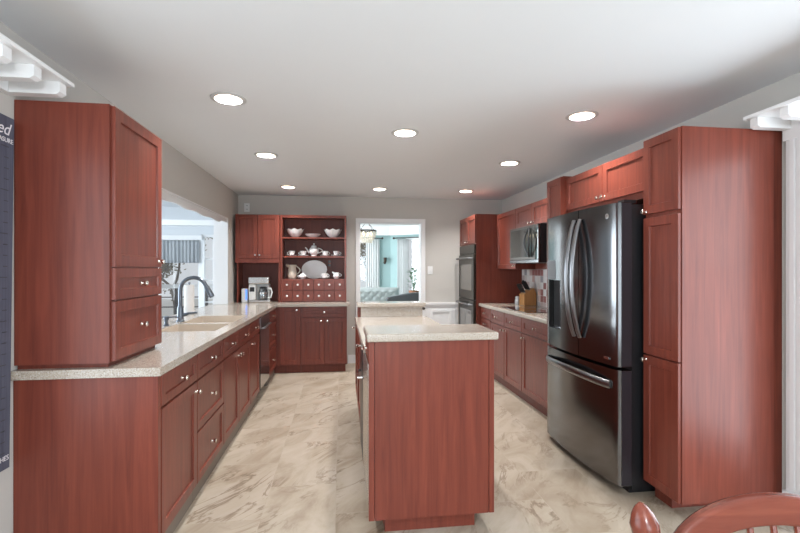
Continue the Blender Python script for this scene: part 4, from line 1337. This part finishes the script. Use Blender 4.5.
# cornice shelves with rafter-tail blocks above the two side openings
def cornice(label, side):
    xw = XL if side < 0 else XR
    d = 1 if side < 0 else -1
    r = thing('cornice_shelf', label, 'shelf', (xw, 1.3, 2.1))
    ye = 2.176
    box(xw + d * 0.001, xw + d * 0.255, 0.2, ye, 2.172, 2.190).build('top_board', M['white'], r, 0.003)
    box(xw + d * 0.001, xw + d * 0.03, 0.2, ye - 0.02, 2.06 if side > 0 else 2.117, 2.1715).build('back_rail', M['white'], r)
    for k in range(9):
        y1 = ye - 0.022 - k * 0.165
        pr_ = [(0.031, 2.1715), (0.031, 2.117), (0.215, 2.117), (0.232, 2.128), (0.232, 2.1715)]
        MB().prism(pr_, lambda p, q, a: (xw + d * p, a, q), y1 - 0.045, y1).build('rafter_block', M['white'], r)


cornice('white cornice shelf with projecting blocks, over the slate board at upper left', -1)
cornice('white cornice shelf with projecting blocks, over the fluted casing at upper right', 1)

# growth-chart sign leaning on the left wall
sn = thing('growth_chart_sign', 'tall slate-coloured plank sign with white lettering on the left wall', 'sign', (XL + 0.012, 2.02, 1.265))
sn.rotation_euler = (0, 0, 0)


def sign_local():
    tilt = math.radians(1.1)
    def T(y, z): return (y * math.cos(tilt) + z * math.sin(tilt) - 0.0, -y * math.sin(tilt) + z * math.cos(tilt))
    mb = MB(); hw_, hh = 0.125, 0.752
    pts = [T(-hw_, -hh), T(hw_, -hh), T(hw_, hh), T(-hw_, hh)]
    mb.prism(pts, lambda p, q, a: (a, p, q), -0.0105, 0.0085)
    mb.build('board', M['signwood'], sn, local=True)
    mb = MB()
    for k in range(29):
        z = -0.68 + k * 0.0465
        ln = 0.045 if k % 4 == 0 else 0.024
        p = [T(hw_ - 0.030 - ln, z - 0.0015), T(hw_ - 0.030, z - 0.0015), T(hw_ - 0.030, z + 0.0015), T(hw_ - 0.030 - ln, z + 0.0015)]
        mb.prism(p, lambda p_, q_, a: (a, p_, q_), 0.0086, 0.0092)
    mb.build('ruler_marks', M['black'], sn, local=True)

    def text(body, size, y, z, name, shear=0.0):
        cu = bpy.data.curves.new(name, 'FONT'); cu.body = body; cu.size = size; cu.align_x = 'RIGHT'; cu.extrude = 0.0006; cu.shear = shear
        to = bpy.data.objects.new(name, cu); COL.objects.link(to)
        dg = bpy.context.evaluated_depsgraph_get()
        me = bpy.data.meshes.new_from_object(to.evaluated_get(dg))
        bpy.data.objects.remove(to)
        me.materials.append(M['signtext'])
        o_ = bpy.data.objects.new(name, me); COL.objects.link(o_); o_.parent = sn
        o_.matrix_local = Matrix(((0, 0, 1, 0.0093), (math.cos(tilt), math.sin(tilt), 0, T(y, z)[0]), (-math.sin(tilt), math.cos(tilt), 0, T(y, z)[1]), (0, 0, 0, 1)))
    text('loved', 0.075, hw_ - 0.028, 0.672, 'script_lettering', 0.35)
    text('BEYOND MEASURE', 0.028, hw_ - 0.006, 0.640, 'small_lettering')
    text('INCHES', 0.03, hw_ - 0.006, -0.715, 'unit_lettering')


sign_local()

# ------------------------------------------------------------------ recessed ceiling lights
LL = ['recessed ceiling light nearest on the left, above the near sink run', 'second recessed ceiling light down the left side', 'farthest recessed ceiling light on the left, near the hutch',
      'recessed ceiling light straight in front of the doorway', 'recessed ceiling light centred over the island', 'recessed ceiling light nearest on the right, in front of the refrigerator',
      'second recessed ceiling light down the right side', 'farthest recessed ceiling light on the right, near the wall oven']
proto = None
for (x, y), lb in zip(LIGHTS, LL):
    if proto is None:
        proto = thing('recessed_light', lb, 'ceiling light', (x, y, ZC), 'recessed ceiling lights')
        MB().lathe([(0.106, -0.001), (0.106, -0.004), (0.098, -0.007), (0.080, -0.007), (0.080, -0.001), (0.106, -0.001)], (x, y, ZC), seg=32).build('trim_ring', M['ring'], proto)
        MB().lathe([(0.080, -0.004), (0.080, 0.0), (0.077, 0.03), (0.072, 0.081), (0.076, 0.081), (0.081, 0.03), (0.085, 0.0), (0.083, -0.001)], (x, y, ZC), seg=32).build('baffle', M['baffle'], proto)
        MB().lathe([(0, 0.074), (0.071, 0.074), (0.071, 0.08), (0, 0.08)], (x, y, ZC), seg=32).build('lamp', M['lamp'], proto)
        r = proto
    else:
        r = copy_tree(proto); r.location = (x, y, ZC); r['label'] = lb
    l = bpy.data.lights.new('lamp_light', 'AREA'); l.shape = 'DISK'; l.size = 0.11; l.energy = LAMP_W; l.color = LAMP_C; l.spread = math.radians(160)
    lo = bpy.data.objects.new('lamp_light', l); lo.location = (x, y, ZC + 0.071); COL.objects.link(lo)

# ------------------------------------------------------------------ windsor chair in the near right corner
ch = thing('windsor_chair', 'polished cherry arch-backed wooden chair in the near right corner', 'chair', (0.86, 0.555, 0), rz=math.radians(-6))
SZ = 0.44


def seat_fn():
    mb = MB(); n = 36; rings = []
    vs = []
    for s, z in ((0, SZ - 0.012), (0.5, SZ - 0.012), (0.85, SZ), (1.0, SZ - 0.004), (1.0, SZ - 0.03), (0.92, SZ - 0.042), (0, SZ - 0.042)):
        if s == 0: rings.append([len(vs)]); vs.append((0, 0, z)); continue
        rings.append(list(range(len(vs), len(vs) + n)))
        for k in range(n):
            a = 2 * PI * k / n
            c, q = math.cos(a), math.sin(a)
            p = 0.75
            vs.append((s * 0.23 * math.copysign(abs(c) ** p, c), s * 0.215 * math.copysign(abs(q) ** p, q), z))
    fs = []
    for a, b in zip(rings, rings[1:]):
        for k in range(n):
            j = (k + 1) % n
            if len(a) == 1: fs.append((a[0], b[k], b[j]))
            elif len(b) == 1: fs.append((a[k], a[j], b[0]))
            else: fs.append((a[k], a[j], b[j], b[k]))
    return mb.add(vs, fs, True)


seat_fn().build('seat', M['chairwood'], ch, local=True)
for sx2, sy2 in ((1, 1), (-1, 1), (1, -1), (-1, -1)):
    tp_ = Vector((sx2 * 0.15, sy2 * 0.14, SZ - 0.042)); bt = Vector((sx2 * 0.20, sy2 * 0.20, 0))
    q = lambda t: tp_.lerp(bt, t)
    MB().tube([q(0), q(0.1), q(0.2), q(0.25), q(0.3), q(0.55), q(0.62), q(0.66), q(0.9), q(1)], [0.014, 0.018, 0.021, 0.015, 0.02, 0.023, 0.016, 0.02, 0.016, 0.013], 10).build('leg', M['chairwood'], ch, local=True)
MB().tube([(-0.175, 0.17, 0.2), (0, 0.17, 0.2), (0.175, 0.17, 0.2)], [0.009, 0.013, 0.009]).build('stretcher', M['chairwood'], ch, local=True)
MB().tube([(-0.175, -0.17, 0.2), (0, -0.17, 0.2), (0.175, -0.17, 0.2)], [0.009, 0.013, 0.009]).build('stretcher', M['chairwood'], ch, local=True)
ZT = 0.890     # crest of the arch
back = lambda z: 0.185 + (z - SZ) * 0.16
# two turned posts with egg finials
for s in (-1, 1):
    X0, X1 = 0.224, 0.286
    P = lambda z: Vector((s * (X0 + (X1 - X0) * (z - SZ) / 0.45), back(z), z))
    zs = [SZ - 0.02, SZ + 0.05, SZ + 0.09, SZ + 0.12, SZ + 0.22, SZ + 0.30, SZ + 0.33]
    po_ = MB().tube([P(z) for z in zs], [0.015, 0.02, 0.013, 0.02, 0.022, 0.016, 0.017], 12).build('back_post', M['chairwood'], ch, local=True)
    z0 = SZ + 0.33
    fi = MB().tube([P(z0), P(z0 + 0.03), P(z0 + 0.038), P(z0 + 0.046), P(z0 + 0.06), P(z0 + 0.078), P(z0 + 0.096), P(z0 + 0.108), P(z0 + 0.114), P(z0 + 0.117)], [0.017, 0.012, 0.012, 0.020, 0.0265, 0.0275, 0.021, 0.0135, 0.007, 0.002], 16)
    fo = fi.build('finial', M['chairwood'], po_, local=True)
# arched crest: a flat board bent in an arch
cp_ = []
NA = 30
mbc = MB()
Wd = 0.252


def crest(t, e):                      # t 0..1 along, e -1 lower/inner, +1 upper/outer
    a = PI * t
    xo, zo = -Wd * math.cos(a), math.sin(a)
    zb_ = SZ + 0.29
    ro = 1.0 if e > 0 else None
    x = xo * (1.0 if e > 0 else 0.80); H_ = (ZT - zb_) if e > 0 else (ZT - 0.058 - zb_)
    z = zb_ + H_ * (zo ** 0.85)
    return x, z


vs = []; fs = []
for i in range(NA + 1):
    t = i / NA
    xo, zo = crest(t, 1); xi, zi = crest(t, -1)
    for x, z, th_ in ((xo, zo, 0.013), (xi, zi, 0.013)):
        yb2 = back(z) + 0.02 * (1 - (x / Wd) ** 2)
        vs += [(x, yb2 - th_, z), (x, yb2 + th_, z)]
for i in range(NA):
    a = i * 4; b = a + 4
    fs += [(a, a + 1, b + 1, b), (a + 2, a + 3, b + 3, b + 2), (a, a + 2, b + 2, b), (a + 1, a + 3, b + 3, b + 1)]
fs += [(0, 1, 3, 2), (NA * 4, NA * 4 + 1, NA * 4 + 3, NA * 4 + 2)]
MB().add(vs, fs, True).build('crest_rail', M['chairwood'], ch, 0.008, 3, local=True)
for k in range(7):
    xk = -0.15 + k * 0.05
    t = math.acos(max(-1, min(1, -xk / (Wd * 0.80)))) / PI
    xz = crest(t, -1)
    zt = xz[1] + 0.015
    xb = xk * 1.05
    y0, y1 = back(SZ) , back(zt) + 0.02 * (1 - (xk / Wd) ** 2)
    MB().tube([(xb, y0, SZ - 0.015), ((xb + xk) / 2, (y0 + y1) / 2, (SZ + zt) / 2), (xk, y1, zt)], [0.007, 0.009, 0.006], 8).build('spindle', M['chairwood'], ch, local=True)

# ------------------------------------------------------------------ sun porch contents
def curtain(name, label, p0, p1, z0, z1, folds, amp, mat, cat='curtain', seg=120):
    p0, p1 = Vector(p0), Vector(p1); d = (p1 - p0); n = Vector((d.y, -d.x, 0)).normalized()
    mb = MB()

    def fn(u, v):
        a = amp * (0.6 + 0.4 * v) * (math.sin(u * folds * 2 * PI) + 0.3 * math.sin(u * folds * 4.7 + 1))
        q = p0 + d * u + n * a
        return (q.x, q.y, z1 + (z0 - z1) * v)
    mb.grid(fn, seg, 6)
    return tag(mb.build(name, M[mat], solid=0.003), label, cat)


curtain('valance_curtain', 'gathered grey-white valance across the top of the porch window', (-3.9, 7.93, 0), (-2.37, 7.93, 0), 1.47, 1.85, 26, 0.018, 'lace', seg=240)
tag(MB().tube([(-3.95, 7.965, 1.835), (-2.34, 7.965, 1.835)], 0.008, 8).build('curtain_rod', M['white']), 'thin white rod carrying the porch valance', 'curtain rod')


def tree(label, x, y, h, seed, leafy=0, group='bare trees outside the porch', zb=-0.5):
    rnd = random.Random(seed)
    r = thing('tree', label, 'tree', (x, y, zb), group)
    mb = MB(); tips = []

    def grow(p, d, ln, rad, lv):
        pts = [p]; q = p
        for k in range(3):
            d = (d + Vector((rnd.uniform(-.2, .2), rnd.uniform(-.2, .2), rnd.uniform(-.05, .12)))).normalized()
            q = q + d * ln / 3; pts.append(q)
        mb.tube(pts, [rad, rad * .88, rad * .76, rad * .62], 5)
        tips.append(q)
        if lv == 0: return
        for k in range(3 if lv > 1 else 4):
            a = rnd.uniform(0, 2 * PI); sp_ = rnd.uniform(0.45, 0.95)
            o_ = d.orthogonal().normalized(); w = d.cross(o_)
            nd = (d * math.cos(sp_) + (o_ * math.cos(a) + w * math.sin(a)) * math.sin(sp_)).normalized()
            grow(pts[rnd.choice((2, 3, 3))], nd, ln * rnd.uniform(.55, .8), rad * .55, lv - 1)
    grow(Vector((x, y, zb)), Vector((0, 0, 1)), h * 0.4, h * 0.022, 4)
    mb.build('trunk_and_branches', M['bark'], r)
    if leafy:
        lm = MB()
        for _ in range(leafy):
            c = rnd.choice(tips) + Vector((rnd.gauss(0, .12), rnd.gauss(0, .12), rnd.gauss(0, .12)))
            u = Vector((rnd.gauss(0, 1), rnd.gauss(0, 1), rnd.gauss(0, 1))).normalized(); w = u.orthogonal().normalized()
            s = rnd.uniform(.03, .065)
            lm.add([c - u * s, c + w * s * .5, c + u * s, c - w * s * .5], [(0, 1, 2, 3)])
        lo_ = lm.build('foliage', M['leaf'], r); lo_['kind'] = 'stuff'
    return r


tree('leafy olive-toned tree in the middle of the porch window', -4.3, 12.6, 3.4, 3, 5000)
tree('thin bare tree at the right of the porch window', -3.55, 16.5, 4.4, 5, 2500)
tree('bushy tree at the left of the porch window beside the counter cabinet', -7.6, 16.5, 4.2, 9, 4000)
dr = thing('deck_railing', 'pale deck railing outside the porch window', 'railing', (-3.6, 9.6, -0.5))
box(-5.6, -2.0, 9.57, 9.67, 0.98, 1.06).build('top_rail', M['white'], dr)
box(-5.6, -2.0, 9.59, 9.65, 0.12, 0.17).build('bottom_rail', M['white'], dr)
for k in range(7):
    x = -5.5 + k * 0.55
    box(x - 0.04, x + 0.04, 9.58, 9.66, -0.5, 0.979).build('post', M['iron'], dr)
for z in (0.4, 0.6, 0.8):
    for k in range(6):
        x = -5.5 + k * 0.55
        MB().tube([(x + 0.041, 9.62, z), (x + 0.509, 9.62, z)], 0.012, 6).build('cross_rail', M['iron'], dr)

# ------------------------------------------------------------------ dining room contents
curtain('sheer_curtain', 'sheer white curtain panel left of the teal corner beyond the doorway', (0.60, cy - 0.09, 0), (0.93, cy - 0.09, 0), 0.02, 2.10, 6, 0.02, 'sheer')
b0, b1 = bay(0.24, 0.09, 0), bay(0.52, 0.09, 0)
curtain('sheer_curtain', 'sheer white curtain panel just right of the teal corner beyond the doorway', b0, b1, 0.02, 2.10, 6, 0.02, 'sheer')
b0, b1 = bay(0.92, 0.09, 0), bay(1.2, 0.09, 0)
curtain('sheer_curtain', 'sheer white curtain panel at the right edge of the doorway view', b0, b1, 0.02, 2.10, 6, 0.02, 'sheer')


def rod(label, p, q):
    r = thing('curtain_rod', label, 'curtain rod', (Vector(p) + Vector(q)) / 2)
    MB().tube([p, q], 0.011, 8).build('pole', M['iron'], r)
    for e in (p, q):
        MB().lathe([(0, -0.03), (0.02, -0.02), (0.028, 0), (0.02, 0.02), (0, 0.03)], e, Vector(q) - Vector(p), 12).build('finial', M['iron'], r)


rod('dark curtain rod over the left dining window', (0.0, cy - 0.09, 2.125), (1.0, cy - 0.09, 2.125))
rod('dark curtain rod over the right dining window', bay(0.14, 0.09, 2.125), bay(1.25, 0.09, 2.125))
sco = thing('wall_sconce', 'small dark candle sconce on the teal wall beyond the doorway', 'sconce', (1.07, cy, 1.53))
MB().lathe([(0, 0), (0.035, 0), (0.03, 0.01), (0, 0.014)], (1.07, cy - 0.001, 1.53), (0, -1, 0), 14).build('back_plate', M['iron'], sco)
MB().tube([(1.07, cy - 0.012, 1.53), (1.07, cy - 0.06, 1.50), (1.07, cy - 0.09, 1.53)], 0.008, 6).build('arm', M['iron'], sco)
MB().lathe([(0, 0), (0.03, 0.0), (0.035, 0.02), (0.04, 0.12), (0.034, 0.12), (0.03, 0.025), (0, 0.01)], (1.07, cy - 0.09, 1.535), seg=14).build('candle_cup', M['iron'], sco)
# tufted sofa with its back toward the bay
sfx0, sfx1, sfy = 0.05, 1.13, 8.75
sf = thing('tufted_sofa', 'pale grey-green button-tufted sofa seen through the doorway', 'sofa', (0.6, sfy, 0))


def tuft(u, v):
    x = sfx0 + (sfx1 - sfx0) * u; z = 0.42 + 0.59 * v
    k = (u * 7, v * 4)
    d = 0.022 * (abs(math.sin((k[0] + k[1]) * PI / 1)) * abs(math.sin((k[0] - k[1]) * PI / 1))) ** 0.5
    edge = min(1, min(u, 1 - u) * 14, (1 - v) * 8)
    return (x, sfy - 0.045 * edge - d * edge, z + 0.0)


mb = MB(); mb.grid(tuft, 70, 40)
mb.build('tufted_back', M['sofa'], sf, solid=0.004)
mb = MB(); mb.box(sfx0, sfx1, sfy + 0.004, sfy + 0.16, 0.1, 1.0)
mb.build('back_frame', M['sofa'], sf, 0.02)
box(sfx0, sfx1, sfy - 0.65, sfy - 0.06, 0.1, 0.42).build('seat', M['sofa'], sf, 0.03)
for x0, x1 in ((sfx0 - 0.14, sfx0 - 0.001), (sfx1 + 0.001, sfx1 + 0.14)):
    box(x0, x1, sfy - 0.65, sfy + 0.16, 0.1, 0.66).build('arm', M['sofa'], sf, 0.04)
for x in (sfx0, sfx1):
    for y in (sfy - 0.6, sfy + 0.1):
        MB().lathe([(0, 0), (0.018, 0), (0.025, 0.0995), (0, 0.0995)], (x, y, 0), seg=10).build('foot', M['iron'], sf)
# slate dining chair backs in front
gs = thing('upholstered_armchair', 'slate-grey armchair with a low curved back in front of the tufted sofa', 'armchair', (1.22, 7.75, 0))
gx0, gx1, gy = 0.80, 1.60, 7.55
poly = []
for k in range(13):
    u = k / 12
    poly.append((gx0 + (gx1 - gx0) * u, 0.865 + 0.085 * min(1, u / 0.55)))
poly = [(gx1, 0.3), (gx1, poly[-1][1])] + poly[::-1][1:] + [(gx0, 0.3)]
MB().prism(poly, lambda p, q, a: (p, a, q), gy + 0.30, gy + 0.42).build('back', M['greyfab'], gs, 0.02)
box(gx0, gx1, gy - 0.25, gy + 0.299, 0.12, 0.45).build('seat', M['greyfab'], gs, 0.03)
for x in (gx0 + 0.06, gx1 - 0.06):
    for y in (gy - 0.2, gy + 0.25):
        MB().lathe([(0, 0), (0.015, 0), (0.022, 0.1195), (0, 0.1195)], (x, y, 0), seg=10).build('leg', M['iron'], gs)
# chandelier
cxh, cyh, czh = 0.45, 7.9, 1.86
cl = thing('chandelier', 'round crystal chandelier with warm bulbs hanging at the left of the doorway view', 'chandelier', (cxh, cyh, czh))
MB().lathe([(0.165, 0.17), (0.172, 0.17), (0.172, 0.195), (0.165, 0.195), (0.165, 0.17)], (cxh, cyh, czh), seg=32).build('upper_ring', M['iron'], cl)
for k in range(4):
    a = PI / 4 + k * PI / 2
    MB().tube([(cxh + 0.168 * math.cos(a), cyh + 0.168 * math.sin(a), czh + 0.19), (cxh + 0.015 * math.cos(a), cyh + 0.015 * math.sin(a), czh + 0.34)], 0.004, 6).build('hanging_arm', M['iron'], cl)
MB().tube([(cxh, cyh, czh + 0.33), (cxh, cyh, ZC - 0.02)], 0.006, 6).build('stem', M['iron'], cl)
MB().lathe([(0, -0.03), (0.05, -0.02), (0.055, -0.001), (0, -0.001)], (cxh, cyh, ZC), seg=16).build('canopy', M['iron'], cl)
cy_ = MB()
for j, (rad, n_) in enumerate(((0.165, 30), (0.15, 27), (0.125, 22), (0.09, 15))):
    for k in range(n_):
        a = 2 * PI * k / n_
        cy_.lathe([(0, -0.055), (0.009, -0.04), (0.012, -0.018), (0.006, -0.002), (0, 0)], (cxh + rad * math.cos(a), cyh + rad * math.sin(a), czh + 0.168 - j * 0.05), seg=6)
o = cy_.build('crystal_drops', M['crystal'], cl); o['kind'] = 'stuff'
for k in range(5):
    a = 2 * PI * k / 5
    MB().lathe([(0, 0), (0.012, 0.005), (0.016, 0.03), (0.008, 0.055), (0, 0.065)], (cxh + 0.075 * math.cos(a), cyh + 0.075 * math.sin(a), czh + 0.10), seg=10).build('bulb', M['candle'], cl)
# houseplant by the right window
pp = bay(0.84, 0.42, 0)
hpn = thing('houseplant', 'leafy green houseplant by the right dining window', 'plant', (pp[0], pp[1], 0))
MB().lathe([(0, 0), (0.28 / 2, 0), (0.15, 0.02), (0.15, 0.70), (0.0, 0.70)], (pp[0], pp[1], 0), seg=18).build('stand', M['iron'], hpn)
MB().lathe([(0, 0.7005), (0.09, 0.7005), (0.12, 0.88), (0.105, 0.88), (0, 0.86)], (pp[0], pp[1], 0), seg=18).build('pot', M['terracotta'], hpn)
lm = MB(); rnd = random.Random(4)
for k in range(60):
    a = rnd.uniform(0, 2 * PI); rr = rnd.uniform(0.02, 0.16); h = rnd.uniform(0.92, 1.4)
    c = Vector((pp[0] + rr * math.cos(a), pp[1] + rr * math.sin(a), h)); d = Vector((math.cos(a), math.sin(a), rnd.uniform(-.3, .6))).normalized()
    w = d.cross(Vector((0, 0, 1))).normalized(); s = rnd.uniform(.05, .09)
    lm.add([c - d * s, c + w * s * .45, c + d * s, c - w * s * .45], [(0, 1, 2, 3)])
o = lm.build('leaves', M['plant'], hpn); o['kind'] = 'stuff'
st_ = MB()
for k in range(6):
    a = k * 1.05
    st_.tube([(pp[0], pp[1], 0.86), (pp[0] + 0.05 * math.cos(a), pp[1] + 0.05 * math.sin(a), 1.1), (pp[0] + 0.09 * math.cos(a), pp[1] + 0.09 * math.sin(a), 1.33)], 0.005, 5)
st_.build('stems', M['plant'], hpn)
tree('brown-leaved winter tree outside the right dining window', 4.3, 14.5, 3.6, 21, 2500, 'trees outside the dining room')
tree('brown-leaved winter tree outside the left dining window', -0.6, 16.5, 3.8, 33, 2500, 'trees outside the dining room')
